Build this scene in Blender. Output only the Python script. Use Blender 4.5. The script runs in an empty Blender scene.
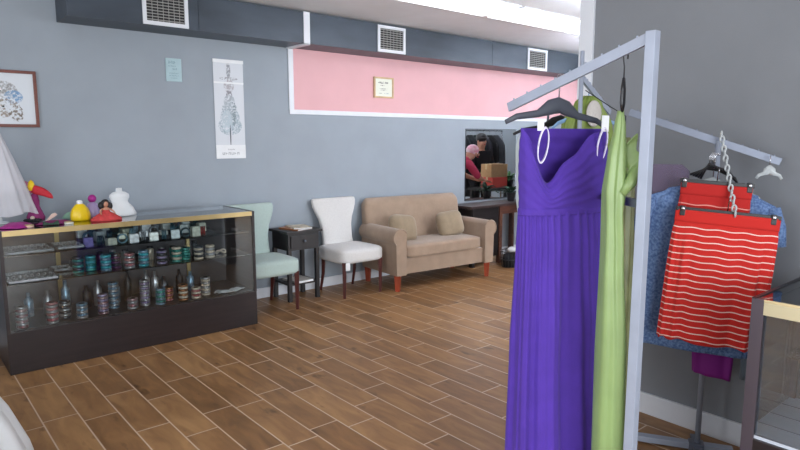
import bpy, bmesh, math, random
from mathutils import Vector, Matrix
random.seed(7)
PI = math.pi
sc = bpy.context.scene
COL = sc.collection

def srgb(r, g, b):
    f = lambda c: (c/255/12.92) if c/255 <= .04045 else ((c/255+.055)/1.055)**2.4
    return (f(r), f(g), f(b), 1)

# ---------------------------------------------------------------- camera
cam = bpy.data.cameras.new('camera'); camo = bpy.data.objects.new('camera', cam); COL.objects.link(camo)
FPX, YAW, PITCH = 612.0, math.radians(40.4), math.atan(85/612)
cam.sensor_width = 36; cam.lens = 36*FPX/800; cam.clip_start = .05
camo.location = (0, 0, 1.55); camo.rotation_euler = (PI/2-PITCH, 0, -YAW)
sc.camera = camo
# ---------------------------------------------------------------- world, light, exposure
w = bpy.data.worlds.new('world'); sc.world = w; w.use_nodes = True
w.node_tree.nodes['Background'].inputs[0].default_value = srgb(200, 214, 235)
w.node_tree.nodes['Background'].inputs[1].default_value = 1.0
def area(name, loc, rot, sx, sy, power, col):
    l = bpy.data.lights.new(name, 'AREA'); l.shape = 'RECTANGLE'; l.size = sx; l.size_y = sy; l.energy = power; l.color = col
    o = bpy.data.objects.new(name, l); COL.objects.link(o); o.location = loc; o.rotation_euler = rot; return o
area('storefront_daylight', (-.2, -2.9, 1.5), (PI/2, 0, 0), 4.2, 2.2, 215, (.92, .96, 1))          # faces +Y
area('side_daylight', (-2.38, 1.6, 1.5), (0, -PI/2, 0), 2.0, 3.0, 105, (.92, .96, 1))             # faces +X
area('far_storefront_daylight', (6.2, -2.9, 1.5), (PI/2, 0, 0), 4.6, 2.2, 260, (.9, .95, 1))
sc.view_settings.view_transform = 'Standard'; sc.view_settings.look = 'None'
sc.view_settings.exposure = -0.1; sc.view_settings.gamma = 1; sc.view_settings.use_curve_mapping = False

# ---------------------------------------------------------------- materials
def mat(name, col, rough=.6, metal=0, spec=.5, noise=0, nscale=20, bump=0, bscale=60, sheen=0, col2=None, trans=0, emit=None, stretch=None, alpha=1):
    m = bpy.data.materials.new(name); m.use_nodes = True; nt = m.node_tree; p = nt.nodes['Principled BSDF']
    p.inputs['Base Color'].default_value = col; p.inputs['Roughness'].default_value = rough
    p.inputs['Metallic'].default_value = metal; p.inputs['Specular IOR Level'].default_value = spec
    p.inputs['Sheen Weight'].default_value = sheen; p.inputs['Alpha'].default_value = alpha
    p.inputs['Transmission Weight'].default_value = trans
    if emit: p.inputs['Emission Color'].default_value = emit[0]; p.inputs['Emission Strength'].default_value = emit[1]
    tc = nt.nodes.new('ShaderNodeTexCoord'); src = tc.outputs['Object']
    if stretch:
        mp = nt.nodes.new('ShaderNodeMapping'); mp.inputs['Scale'].default_value = stretch
        nt.links.new(src, mp.inputs[0]); src = mp.outputs[0]
    if noise or col2:
        n = nt.nodes.new('ShaderNodeTexNoise'); n.inputs['Scale'].default_value = nscale; n.inputs['Detail'].default_value = 5
        nt.links.new(src, n.inputs['Vector'])
        r = nt.nodes.new('ShaderNodeValToRGB'); r.color_ramp.elements[0].position = .35; r.color_ramp.elements[1].position = .65
        k = noise
        r.color_ramp.elements[0].color = tuple(c*(1-k) for c in col[:3])+(1,)
        r.color_ramp.elements[1].color = col2 or tuple(min(1, c*(1+k)) for c in col[:3])+(1,)
        nt.links.new(n.outputs['Fac'], r.inputs[0]); nt.links.new(r.outputs[0], p.inputs['Base Color'])
    if bump:
        n = nt.nodes.new('ShaderNodeTexNoise'); n.inputs['Scale'].default_value = bscale; n.inputs['Detail'].default_value = 4
        nt.links.new(src, n.inputs['Vector'])
        b = nt.nodes.new('ShaderNodeBump'); b.inputs['Strength'].default_value = bump; b.inputs['Distance'].default_value = .01
        nt.links.new(n.outputs['Fac'], b.inputs['Height']); nt.links.new(b.outputs[0], p.inputs['Normal'])
    return m

def M(nt, op, a, b=None, c=None):
    n = nt.nodes.new('ShaderNodeMath'); n.operation = op
    for i, v in enumerate((a, b, c)):
        if v is None: continue
        if isinstance(v, (int, float)): n.inputs[i].default_value = v
        else: nt.links.new(v, n.inputs[i])
    return n.outputs[0]

def floor_material():
    m = bpy.data.materials.new('wood_look_plank_tile'); m.use_nodes = True; nt = m.node_tree; p = nt.nodes['Principled BSDF']; L = nt.links.new
    tc = nt.nodes.new('ShaderNodeTexCoord'); sp = nt.nodes.new('ShaderNodeSeparateXYZ'); L(tc.outputs['Object'], sp.inputs[0])
    xs = M(nt, 'DIVIDE', M(nt, 'SUBTRACT', sp.outputs[0], .03), .18); i = M(nt, 'FLOOR', xs); fx = M(nt, 'FRACT', xs)
    wn = nt.nodes.new('ShaderNodeTexWhiteNoise'); wn.noise_dimensions = '1D'; L(i, wn.inputs['W'])
    ys = M(nt, 'DIVIDE', M(nt, 'ADD', sp.outputs[1], M(nt, 'MULTIPLY', wn.outputs['Value'], .6)), .6); j = M(nt, 'FLOOR', ys); fy = M(nt, 'FRACT', ys)
    dx = M(nt, 'MULTIPLY', M(nt, 'MINIMUM', fx, M(nt, 'SUBTRACT', 1, fx)), .18)
    dy = M(nt, 'MULTIPLY', M(nt, 'MINIMUM', fy, M(nt, 'SUBTRACT', 1, fy)), .6)
    g = nt.nodes.new('ShaderNodeMapRange'); g.interpolation_type = 'SMOOTHSTEP'
    L(M(nt, 'MINIMUM', dx, dy), g.inputs['Value']); g.inputs['From Min'].default_value = .0024; g.inputs['From Max'].default_value = .0050
    cv = nt.nodes.new('ShaderNodeCombineXYZ'); L(i, cv.inputs[0]); L(j, cv.inputs[1])
    w2 = nt.nodes.new('ShaderNodeTexWhiteNoise'); w2.noise_dimensions = '3D'; L(cv.outputs[0], w2.inputs['Vector'])
    va = nt.nodes.new('ShaderNodeVectorMath'); va.operation = 'MULTIPLY_ADD'; L(w2.outputs['Color'], va.inputs[0]); va.inputs[1].default_value = (9, 9, 9); L(tc.outputs['Object'], va.inputs[2])
    mp = nt.nodes.new('ShaderNodeMapping'); mp.inputs['Scale'].default_value = (9, 2.2, 1); L(va.outputs[0], mp.inputs[0])
    n1 = nt.nodes.new('ShaderNodeTexNoise'); n1.inputs['Scale'].default_value = 1.6; n1.inputs['Detail'].default_value = 6; n1.inputs['Distortion'].default_value = .6; L(mp.outputs[0], n1.inputs['Vector'])
    n2 = nt.nodes.new('ShaderNodeTexNoise'); n2.inputs['Scale'].default_value = 14; n2.inputs['Detail'].default_value = 3
    mp2 = nt.nodes.new('ShaderNodeMapping'); mp2.inputs['Scale'].default_value = (1, .35, 1); L(va.outputs[0], mp2.inputs[0]); L(mp2.outputs[0], n2.inputs['Vector'])
    s = M(nt, 'ADD', M(nt, 'MULTIPLY', n1.outputs['Fac'], .75), M(nt, 'MULTIPLY', w2.outputs['Value'], .25))
    r = nt.nodes.new('ShaderNodeValToRGB'); L(s, r.inputs[0]); e = r.color_ramp.elements
    e[0].position = .25; e[0].color = srgb(112, 79, 46); e[1].position = .72; e[1].color = srgb(172, 131, 86)
    x = r.color_ramp.elements.new(.48); x.color = srgb(143, 104, 66)
    r2 = nt.nodes.new('ShaderNodeValToRGB'); L(n2.outputs['Fac'], r2.inputs[0]); r2.color_ramp.elements[0].position = .24; r2.color_ramp.elements[0].color = (.45, .42, .4, 1)
    r2.color_ramp.elements[1].position = .36; r2.color_ramp.elements[1].color = (1, 1, 1, 1)
    mx = nt.nodes.new('ShaderNodeMix'); mx.data_type = 'RGBA'; mx.blend_type = 'MULTIPLY'; mx.inputs[0].default_value = 1; L(r.outputs[0], mx.inputs[6]); L(r2.outputs[0], mx.inputs[7])
    m2 = nt.nodes.new('ShaderNodeMix'); m2.data_type = 'RGBA'; L(g.outputs[0], m2.inputs[0]); m2.inputs[6].default_value = srgb(204, 180, 158); L(mx.outputs[2], m2.inputs[7])
    L(m2.outputs[2], p.inputs['Base Color'])
    ro = nt.nodes.new('ShaderNodeMapRange'); L(n1.outputs['Fac'], ro.inputs['Value']); ro.inputs['To Min'].default_value = .32; ro.inputs['To Max'].default_value = .5
    L(ro.outputs[0], p.inputs['Roughness']); p.inputs['Specular IOR Level'].default_value = .35
    b = nt.nodes.new('ShaderNodeBump'); b.inputs['Strength'].default_value = .4; b.inputs['Distance'].default_value = .004
    L(M(nt, 'ADD', g.outputs[0], M(nt, 'MULTIPLY', n1.outputs['Fac'], .3)), b.inputs['Height']); L(b.outputs[0], p.inputs['Normal'])
    return m

def glass_mat(name, tint, base=.04, gl=.02):
    m = bpy.data.materials.new(name); m.use_nodes = True; nt = m.node_tree; nt.nodes.remove(nt.nodes['Principled BSDF'])
    o = nt.nodes['Material Output']; t = nt.nodes.new('ShaderNodeBsdfTransparent'); t.inputs[0].default_value = tint
    g = nt.nodes.new('ShaderNodeBsdfGlossy'); g.inputs['Roughness'].default_value = gl; g.inputs[0].default_value = (1, 1, 1, 1)
    f = nt.nodes.new('ShaderNodeFresnel'); f.inputs[0].default_value = 1.5
    mx = nt.nodes.new('ShaderNodeMixShader'); nt.links.new(M(nt, 'ADD', M(nt, 'MULTIPLY', f.outputs[0], 1.1), base-.04), mx.inputs[0])
    nt.links.new(t.outputs[0], mx.inputs[1]); nt.links.new(g.outputs[0], mx.inputs[2]); nt.links.new(mx.outputs[0], o.inputs[0]); return m

def sheer_mat(name, col, dens):
    m = bpy.data.materials.new(name); m.use_nodes = True; nt = m.node_tree; p = nt.nodes['Principled BSDF']
    o = nt.nodes['Material Output']; t = nt.nodes.new('ShaderNodeBsdfTransparent'); p.inputs['Base Color'].default_value = col; p.inputs['Roughness'].default_value = .8
    tr = nt.nodes.new('ShaderNodeBsdfTranslucent'); tr.inputs[0].default_value = col
    a = nt.nodes.new('ShaderNodeMixShader'); a.inputs[0].default_value = .4; nt.links.new(p.outputs[0], a.inputs[1]); nt.links.new(tr.outputs[0], a.inputs[2])
    mx = nt.nodes.new('ShaderNodeMixShader'); mx.inputs[0].default_value = dens
    nt.links.new(t.outputs[0], mx.inputs[1]); nt.links.new(a.outputs[0], mx.inputs[2]); nt.links.new(mx.outputs[0], o.inputs[0]); return m

def stripe_mat(name, red, white, period, width, band_top):
    """knit stripes across object-space z, plain band above band_top"""
    m = bpy.data.materials.new(name); m.use_nodes = True; nt = m.node_tree; p = nt.nodes['Principled BSDF']; L = nt.links.new
    tc = nt.nodes.new('ShaderNodeTexCoord'); sp = nt.nodes.new('ShaderNodeSeparateXYZ'); L(tc.outputs['Object'], sp.inputs[0])
    z = M(nt, 'ADD', sp.outputs[2], M(nt, 'MULTIPLY', M(nt, 'SINE', M(nt, 'MULTIPLY', sp.outputs[0], 60)), .0022))
    f = M(nt, 'FRACT', M(nt, 'DIVIDE', M(nt, 'ADD', z, 5.0), period))
    k = M(nt, 'MULTIPLY', M(nt, 'LESS_THAN', f, width/period), M(nt, 'LESS_THAN', z, band_top))
    mx = nt.nodes.new('ShaderNodeMix'); mx.data_type = 'RGBA'; L(k, mx.inputs[0]); mx.inputs[6].default_value = red; mx.inputs[7].default_value = white
    L(mx.outputs[2], p.inputs['Base Color']); p.inputs['Roughness'].default_value = .85; p.inputs['Sheen Weight'].default_value = .1
    return m

def image_like(name, base, layers, rough=.5):
    """procedural print: layers of (kind, cx, cz, rx, rz, colour, softness) ellipses broken up by noise, object x/z"""
    m = bpy.data.materials.new(name); m.use_nodes = True; nt = m.node_tree; p = nt.nodes['Principled BSDF']; L = nt.links.new
    tc = nt.nodes.new('ShaderNodeTexCoord'); sp = nt.nodes.new('ShaderNodeSeparateXYZ'); L(tc.outputs['Object'], sp.inputs[0])
    n = nt.nodes.new('ShaderNodeTexNoise'); n.inputs['Scale'].default_value = 60; n.inputs['Detail'].default_value = 4; L(tc.outputs['Object'], n.inputs['Vector'])
    cur = None
    for (cx, cz, rx, rz, c, lo, hi) in layers:
        dx = M(nt, 'DIVIDE', M(nt, 'SUBTRACT', sp.outputs[0], cx), rx); dz = M(nt, 'DIVIDE', M(nt, 'SUBTRACT', sp.outputs[2], cz), rz)
        d = M(nt, 'ADD', M(nt, 'MULTIPLY', dx, dx), M(nt, 'MULTIPLY', dz, dz))
        ins = M(nt, 'LESS_THAN', d, 1.0)
        nz = nt.nodes.new('ShaderNodeMapRange'); L(n.outputs['Fac'], nz.inputs['Value']); nz.inputs['From Min'].default_value = lo; nz.inputs['From Max'].default_value = hi
        fac = M(nt, 'MULTIPLY', ins, nz.outputs[0])
        mx = nt.nodes.new('ShaderNodeMix'); mx.data_type = 'RGBA'; L(fac, mx.inputs[0])
        if cur is None: mx.inputs[6].default_value = base
        else: L(cur, mx.inputs[6])
        mx.inputs[7].default_value = c; cur = mx.outputs[2]
    L(cur, p.inputs['Base Color']); p.inputs['Roughness'].default_value = rough
    return m

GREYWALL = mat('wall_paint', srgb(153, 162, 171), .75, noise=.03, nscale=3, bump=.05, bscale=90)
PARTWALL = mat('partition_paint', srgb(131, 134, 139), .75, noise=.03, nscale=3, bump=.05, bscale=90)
PINK = mat('pink_paint', srgb(226, 176, 180), .7, noise=.02, nscale=4)
WHITE = mat('white_trim', srgb(225, 228, 234), .45, noise=.02, nscale=8)
CEIL = mat('ceiling_plaster', srgb(240, 242, 246), .9, noise=.02, nscale=5)
FLOOR = floor_material()
DUCTM = mat('blue_grey_sheet_metal', srgb(66, 74, 84), .42, .35, noise=.18, nscale=3, bump=.08, bscale=8, stretch=(.6, 1, 2))
DUCTIN = mat('vent_dark', srgb(40, 40, 42), .8)
DARKWOOD = mat('espresso_laminate', srgb(36, 25, 26), .4, noise=.25, nscale=3, stretch=(1, 1, 9))
BLACKWOOD = mat('black_stained_wood', srgb(28, 23, 25), .42, noise=.3, nscale=4, stretch=(1, 1, 8))
REDLEG = mat('cherry_wood', srgb(150, 62, 36), .4, noise=.2, nscale=10, stretch=(3, 3, .5))
CHLEG = mat('dark_cherry_wood', srgb(78, 32, 28), .4, noise=.2, nscale=10, stretch=(3, 3, .5))
GOLD = mat('brass_strip', srgb(186, 164, 116), .32, .7, noise=.12, nscale=6)
SOFA = mat('tan_microsuede', srgb(158, 135, 115), .9, noise=.07, nscale=9, bump=.15, bscale=30, sheen=.3)
PILLOW = mat('taupe_cushion', srgb(148, 130, 106), .9, noise=.08, nscale=12, bump=.15, bscale=40, sheen=.3)
CREAM = mat('ivory_fabric', srgb(218, 216, 214), .9, noise=.03, nscale=60, bump=.2, bscale=200, sheen=.2)
SAGE = mat('pale_sage_fabric', srgb(178, 196, 190), .9, noise=.03, nscale=60, bump=.2, bscale=200, sheen=.2)
PURPLE = mat('violet_chiffon', srgb(72, 40, 150), .8, noise=.06, nscale=14, bump=.12, bscale=50, sheen=.08)
GREEN = mat('apple_green_satin', srgb(132, 156, 98), .42, noise=.06, nscale=8, spec=.6)
OLIVE = mat('olive_satin', srgb(122, 140, 66), .45, noise=.12, nscale=9, spec=.5)
DENIM = mat('blue_denim_knit', srgb(78, 106, 156), .9, col2=srgb(120, 148, 192), nscale=90, noise=.1)
REDKNIT = srgb(206, 36, 28)
STRIPE = stripe_mat('red_white_stripe_knit', REDKNIT, srgb(244, 206, 196), .0300, .0050, -.075)
STRIPE2 = stripe_mat('red_stripe_knit', srgb(188, 30, 26), srgb(232, 150, 140), .05, .005, -.09)
STEEL = mat('painted_steel_tube', srgb(160, 168, 184), .4, .1, noise=.05, nscale=10)
STEELD = mat('grey_steel', srgb(118, 124, 138), .4, .5, noise=.05, nscale=10)
CHROME = mat('chrome', srgb(200, 200, 205), .2, 1)
BLACK = mat('black_plastic', srgb(26, 26, 30), .35)
BLACKM = mat('matte_black_cloth', srgb(24, 25, 30), .9, noise=.2, nscale=12)
HANGGREY = mat('charcoal_hanger_plastic', srgb(66, 70, 80), .35)
BLUEPL = mat('blue_hanger_plastic', srgb(126, 160, 196), .3)
CLEARPL = mat('frosted_plastic', srgb(206, 212, 214), .25, alpha=.75)
RIBBON = mat('white_satin_ribbon', srgb(232, 226, 246), .5)
TAGM = mat('white_paper', srgb(236, 238, 240), .7, noise=.02)
GLASS = glass_mat('clear_glass', (.94, .97, .97, 1))
GLASST = glass_mat('counter_glass_top', (.86, .9, .92, 1), .07)
SHELFG = glass_mat('shelf_glass', (.86, .9, .9, 1), .10, .1)
TINTG = glass_mat('reflective_tinted_glass', (.86, .9, .93, 1), .07, .03)
WINGLASS = glass_mat('window_glass', (.96, .98, 1, 1))
MIRROR = mat('mirror_silver', srgb(232, 236, 236), .02, 1)
TULLE = sheer_mat('white_tulle', srgb(244, 244, 248), .66)
LILAC = sheer_mat('lilac_organza', srgb(136, 112, 148), .4)
SATIN = mat('white_bridal_satin', srgb(226, 230, 232), .4, noise=.03, nscale=6, sheen=.2)
MAGENTA = mat('magenta_satin', srgb(160, 30, 128), .5, noise=.15, nscale=12)
MAUVE = mat('mauve_felt', srgb(132, 42, 100), .8, noise=.1)
RED = mat('red_felt', srgb(184, 34, 48), .75, noise=.1)
YELLOW = mat('yellow_vinyl', srgb(236, 200, 20), .35, noise=.05)
CORAL = mat('coral_red_fabric', srgb(200, 66, 66), .8, noise=.12, nscale=60)
SKIN = mat('skin', srgb(196, 142, 116), .55, noise=.04)
HAIR = mat('black_hair', srgb(22, 18, 20), .5, noise=.2)
BROWNW = mat('walnut_wood', srgb(92, 58, 46), .4, noise=.25, nscale=4, stretch=(1, 8, 8))
CARD = mat('cardboard', srgb(178, 142, 100), .85, noise=.06)
LEAF = mat('leaf_green', srgb(44, 110, 44), .5, noise=.25, nscale=20)
LEAFD = mat('dark_leaf_green', srgb(30, 60, 42), .5, noise=.25, nscale=20)
POT = mat('dark_ceramic', srgb(40, 38, 40), .4)
LAMPM = mat('added_lower_glow', srgb(250, 250, 250), .5, emit=(srgb(236, 244, 255), 14))
PANEL = mat('opal_panel', srgb(250, 250, 250), .5, emit=(srgb(240, 246, 255), 3.6))
LAMPUP = mat('added_uplight_tube', srgb(250, 250, 250), .5, emit=(srgb(236, 244, 255), 42))  # glow of the added uplights, aimed at the ceiling
FRAMERED = mat('mahogany_frame', srgb(112, 58, 46), .4, noise=.15, stretch=(1, 1, 6))
FRAMEGOLD = mat('blond_wood_frame', srgb(206, 176, 132), .4, noise=.1)

# ---------------------------------------------------------------- mesh helpers
class B:
    def __init__(s): s.bm = bmesh.new()
    def _x(s, vs, mx):
        if mx is not None: bmesh.ops.transform(s.bm, matrix=mx, verts=vs)
        return s
    def box(s, x0, x1, y0, y1, z0, z1, mx=None, bev=0):
        r = bmesh.ops.create_cube(s.bm, size=1); vs = r['verts']
        for v in vs: v.co = Vector(((x0+x1)/2+v.co.x*(x1-x0), (y0+y1)/2+v.co.y*(y1-y0), (z0+z1)/2+v.co.z*(z1-z0)))
        s._x(vs, mx)
        if bev:
            es = list({e for v in vs for e in v.link_edges})
            bmesh.ops.bevel(s.bm, geom=es, offset=bev, segments=2, affect='EDGES', profile=.7)
        return s
    def tube(s, pts, r, seg=10, closed=False, flat=1.0):
        pts = [Vector(p) for p in pts]; n = len(pts); rs = r if isinstance(r, (list, tuple)) else [r]*n; rings = []
        prev = None
        for i, p in enumerate(pts):
            if closed: d = pts[(i+1) % n]-pts[i-1]
            else: d = pts[min(i+1, n-1)]-pts[max(i-1, 0)]
            d.normalize()
            a = prev if prev is not None else (Vector((0, 0, 1)) if abs(d.z) < .9 else Vector((1, 0, 0)))
            u = (a-d*a.dot(d)).normalized(); prev = u; v = d.cross(u)
            rings.append([s.bm.verts.new(p+(u*math.cos(2*PI*k/seg)+v*math.sin(2*PI*k/seg)*flat)*rs[i]) for k in range(seg)])
        for i in range(n if closed else n-1):
            A, C = rings[i], rings[(i+1) % n]
            for k in range(seg): s.bm.faces.new((A[k], A[(k+1) % seg], C[(k+1) % seg], C[k]))
        if not closed: s.bm.faces.new(rings[0][::-1]); s.bm.faces.new(rings[-1])
        return s
    def bar(s, p0, p1, wx, wz):
        """square tube from p0 to p1"""
        p0, p1 = Vector(p0), Vector(p1); d = p1-p0; L = d.length
        q = d.to_track_quat('Y', 'Z').to_matrix().to_4x4()
        return s.box(-wx/2, wx/2, 0, L, -wz/2, wz/2, Matrix.Translation(p0) @ q, bev=min(wx, wz)*.12)
    def lathe(s, prof, c=(0, 0, 0), seg=20, sx=1, sy=1, rot=0, wob=None):
        rings = []
        for (r, z) in prof:
            ring = []
            for k in range(seg):
                t = 2*PI*k/seg; rr = r*(1+(wob(t, z) if wob else 0))
                ring.append(s.bm.verts.new((c[0]+rr*sx*math.cos(t+rot), c[1]+rr*sy*math.sin(t+rot), c[2]+z)))
            rings.append(ring)
        for A, C in zip(rings, rings[1:]):
            for k in range(seg): s.bm.faces.new((A[k], A[(k+1) % seg], C[(k+1) % seg], C[k]))
        if prof[0][0] > 1e-4: s.bm.faces.new(rings[0][::-1])
        if prof[-1][0] > 1e-4: s.bm.faces.new(rings[-1])
        return s
    def ball(s, c, rx, ry=None, rz=None, seg=16, mx=None):
        ry = ry or rx; rz = rz or rx
        r = bmesh.ops.create_uvsphere(s.bm, u_segments=seg, v_segments=max(6, seg//2+2), radius=1); vs = r['verts']
        for v in vs: v.co = Vector((v.co.x*rx, v.co.y*ry, v.co.z*rz))
        if mx is not None: bmesh.ops.transform(s.bm, matrix=mx, verts=vs)
        for v in vs: v.co += Vector(c)
        return s
    def prism(s, poly, y0, y1, mx=None):
        """poly in x,z extruded along y"""
        a = [s.bm.verts.new((x, y0, z)) for x, z in poly]; b = [s.bm.verts.new((x, y1, z)) for x, z in poly]
        s.bm.faces.new(a[::-1]); s.bm.faces.new(b); n = len(poly)
        for i in range(n): s.bm.faces.new((a[i], a[(i+1) % n], b[(i+1) % n], b[i]))
        return s._x(a+b, mx)
    def grid(s, f, nu, nv, closed=False):
        R = [[s.bm.verts.new(f(i/(nu if closed else nu-1), j/(nv-1))) for i in range(nu)] for j in range(nv)]
        for j in range(nv-1):
            for i in range(nu if closed else nu-1):
                s.bm.faces.new((R[j][i], R[j][(i+1) % nu], R[j+1][(i+1) % nu], R[j+1][i]))
        return s
    def puff(s, x0, x1, y0, y1, z0, z1, n=10, e=5, crown=.0):
        """soft rounded cushion block (superellipsoid-like)"""
        r = bmesh.ops.create_cube(s.bm, size=2); g = r['verts']
        es = list({ed for v in g for ed in v.link_edges})
        old = set(s.bm.verts)-set(g)
        bmesh.ops.subdivide_edges(s.bm, edges=es, cuts=n, use_grid_fill=True)
        vs = [v for v in s.bm.verts if v not in old]
        for v in vs:
            c = v.co; L = (abs(c.x)**e+abs(c.y)**e+abs(c.z)**e)**(1/e); k = c/L
            cz = k.z*(1+crown*(1-min(1, k.x*k.x))*(1-min(1, k.y*k.y)))
            v.co = Vector(((x0+x1)/2+k.x*(x1-x0)/2, (y0+y1)/2+k.y*(y1-y0)/2, (z0+z1)/2+cz*(z1-z0)/2))
        return s
    def build(s, name, material, parent=None, loc=None, rot=None, smooth=False, solid=0, sub=0):
        bmesh.ops.recalc_face_normals(s.bm, faces=s.bm.faces)
        me = bpy.data.meshes.new(name); s.bm.to_mesh(me); s.bm.free()
        for m in (material if isinstance(material, (list, tuple)) else [material]): me.materials.append(m)
        if smooth:
            for p in me.polygons: p.use_smooth = True
        o = bpy.data.objects.new(name, me); COL.objects.link(o)
        if parent: o.parent = parent
        if loc: o.location = loc
        if rot: o.rotation_euler = rot
        if solid: md = o.modifiers.new('solid', 'SOLIDIFY'); md.thickness = solid
        if sub: md = o.modifiers.new('sub', 'SUBSURF'); md.levels = md.render_levels = sub
        if smooth == 'auto':
            bpy.context.view_layer.objects.active = o
            try:
                for p in me.polygons: p.use_smooth = True
                me.set_sharp_from_angle(angle=math.radians(38))
            except Exception: pass
        return o

def tag(o, label, cat, group=None):
    o['label'] = label; o['category'] = cat
    if group: o['group'] = group
    return o
def thing(name, label, cat, loc=(0, 0, 0), rz=0, group=None, rx=0, ry=0):
    o = bpy.data.objects.new(name, None); COL.objects.link(o); o.location = loc; o.rotation_euler = (rx, ry, rz); o.empty_display_size = .1
    return tag(o, label, cat, group)
def struct(name, b, m, parent=None, **k):
    o = b.build(name, m, parent, **k)
    if not parent: o['kind'] = 'structure'
    return o

# ================================================================ SETTING
XL, XR, YF, YB, ZC = -2.5, 9.3, -3.0, 5.39, 2.74
PX = 3.235                                # left face of the partition wall
struct('floor', B().box(XL-.1, XR+.1, YF-.1, YB+.1, -.1, 0), FLOOR)
struct('ceiling', B().box(XL-.1, XR+.1, YF-.1, YB+.1, ZC, ZC+.1), CEIL)
struct('wall_back', B().box(XL-.1, XR+.1, YB, YB+.1, 0, ZC), GREYWALL)
def wall_with_hole(name, axis, a, b0, b1, h0, h1, z0, z1, th, m):
    q = B()
    for (u0, u1, w0, w1) in ((b0, h0, 0, ZC), (h1, b1, 0, ZC), (h0, h1, 0, z0), (h0, h1, z1, ZC)):
        if axis == 'y': q.box(u0, u1, a-th, a, w0, w1)
        else: q.box(a-th, a, u0, u1, w0, w1)
    return struct(name, q, m)
wall_with_hole('wall_front', 'y', YF, XL-.1, PX, -2.3, 2.0, .45, 2.6, .1, GREYWALL)
wall_with_hole('wall_front_far', 'y', YF, PX, XR+.1, 3.9, 8.6, .45, 2.6, .1, GREYWALL)
wall_with_hole('wall_left', 'x', XL, YF, YB, .1, 3.1, .45, 2.6, .1, GREYWALL)
struct('wall_right', B().box(XR, XR+.1, YF, YB, 0, ZC), GREYWALL)
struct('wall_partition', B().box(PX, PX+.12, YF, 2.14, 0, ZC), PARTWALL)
def window(n, axis, a, h0, h1, z0, z1):
    w = struct('window_%d' % n, B().box(*( (h0, h1, a-.06, a-.05) if axis == 'y' else (a-.06, a-.05, h0, h1)), z0, z1), WINGLASS)
    f = B(); t = .05
    mid = (h0+h1)/2
    for (u0, u1, w0, w1) in ((h0, h0+t, z0, z1), (h1-t, h1, z0, z1), (h0, h1, z0, z0+t), (h0, h1, z1-t, z1), (mid-t/2, mid+t/2, z0, z1)):
        if axis == 'y': f.box(u0, u1, a-.08, a-.02, w0, w1)
        else: f.box(a-.08, a-.02, u0, u1, w0, w1)
    f.build('window_frame', WHITE, w)
window(1, 'y', YF, -2.3, 2.0, .45, 2.6); window(2, 'y', YF, 3.9, 8.6, .45, 2.6); window(3, 'x', XL, .1, 3.1, .45, 2.6)
# baseboards and trims
struct('baseboard_back', B().box(XL, XR, YB-.015, YB, 0, .10, bev=.003), WHITE)
struct('baseboard_partition', B().box(PX-.018, PX, YF, 2.06, 0, .12, bev=.004), WHITE)
struct('trim_1', B().box(PX-.02, PX, 2.06, 2.15, 0, ZC, bev=.003), WHITE)                   # board at the partition's end
struct('trim_2', B().box(3.15, XR, YB-.014, YB-.0035, 1.805, 1.85, bev=.003), WHITE)             # under the pink field
struct('trim_3', B().box(3.145, 3.20, YB-.014, YB-.0035, 1.85, 2.43, bev=.003), WHITE)           # left edge of the pink field
struct('trim_4', B().box(3.16, XR, YB-.003, YB, 1.83, ZC), PINK)                         # pink painted field
# duct soffit with its end cap and three vents
duct = B().box(1.14, XR, 5.045, YB-.004, 2.44, 2.725, bev=.004).build('air_duct', DUCTM)
tag(duct, 'long blue-grey boxed air duct running below the ceiling along the back wall', 'duct')
B().box(3.12, 3.185, 5.037, 5.045, 2.432, 2.725).box(3.12, 3.185, 5.037, YB-.02, 2.428, 2.44).build('strap', WHITE, duct)['label'] = 'white strap wrapped round the duct'
for xx in (2.12, 5.75):
    B().box(xx, xx+.012, 5.041, 5.045, 2.44, 2.725).build('seam', DUCTM, duct)
def vent(x0, x1, lab):
    t = thing('air_vent', lab, 'air vent', ((x0+x1)/2, 5.044, 2.445), group='white air vents on the duct')
    w = (x1-x0)/2; f = B(); h = .265; b = .03
    for (a, c, d, e) in ((-w, w, 0, b), (-w, w, h-b, h), (-w, -w+b, b, h-b), (w-b, w, b, h-b)): f.box(a, c, -.014, 0, d, e, bev=.002)
    f.build('frame', WHITE, t)
    g = B().box(-w+b, w-b, -.003, -.001, b, h-b); g.build('backing', DUCTIN, t)
    s = B(); n = 9
    for k in range(n):
        z = b+(k+.5)*(h-2*b)/n; s.box(-w+b, w-b, -.004, .004, -.0022, .0022, Matrix.Translation((0, -.008, z)) @ Matrix.Rotation(.7, 4, 'X'))
    for k in range(1, 7): x = -w+b+k*(2*w-2*b)/7; s.box(x-.002, x+.002, -.0135, -.011, b, h-b)
    s.build('louvre', mat('vent_slat', srgb(165, 165, 162), .5), t)
vent(1.67, 2.03, 'white louvred vent near the left end of the duct, closest to camera')
vent(3.99, 4.36, 'white louvred vent in the middle of the duct above the framed certificate')
vent(6.42, 6.82, 'smallest-looking white vent at the far right of the duct')
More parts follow.
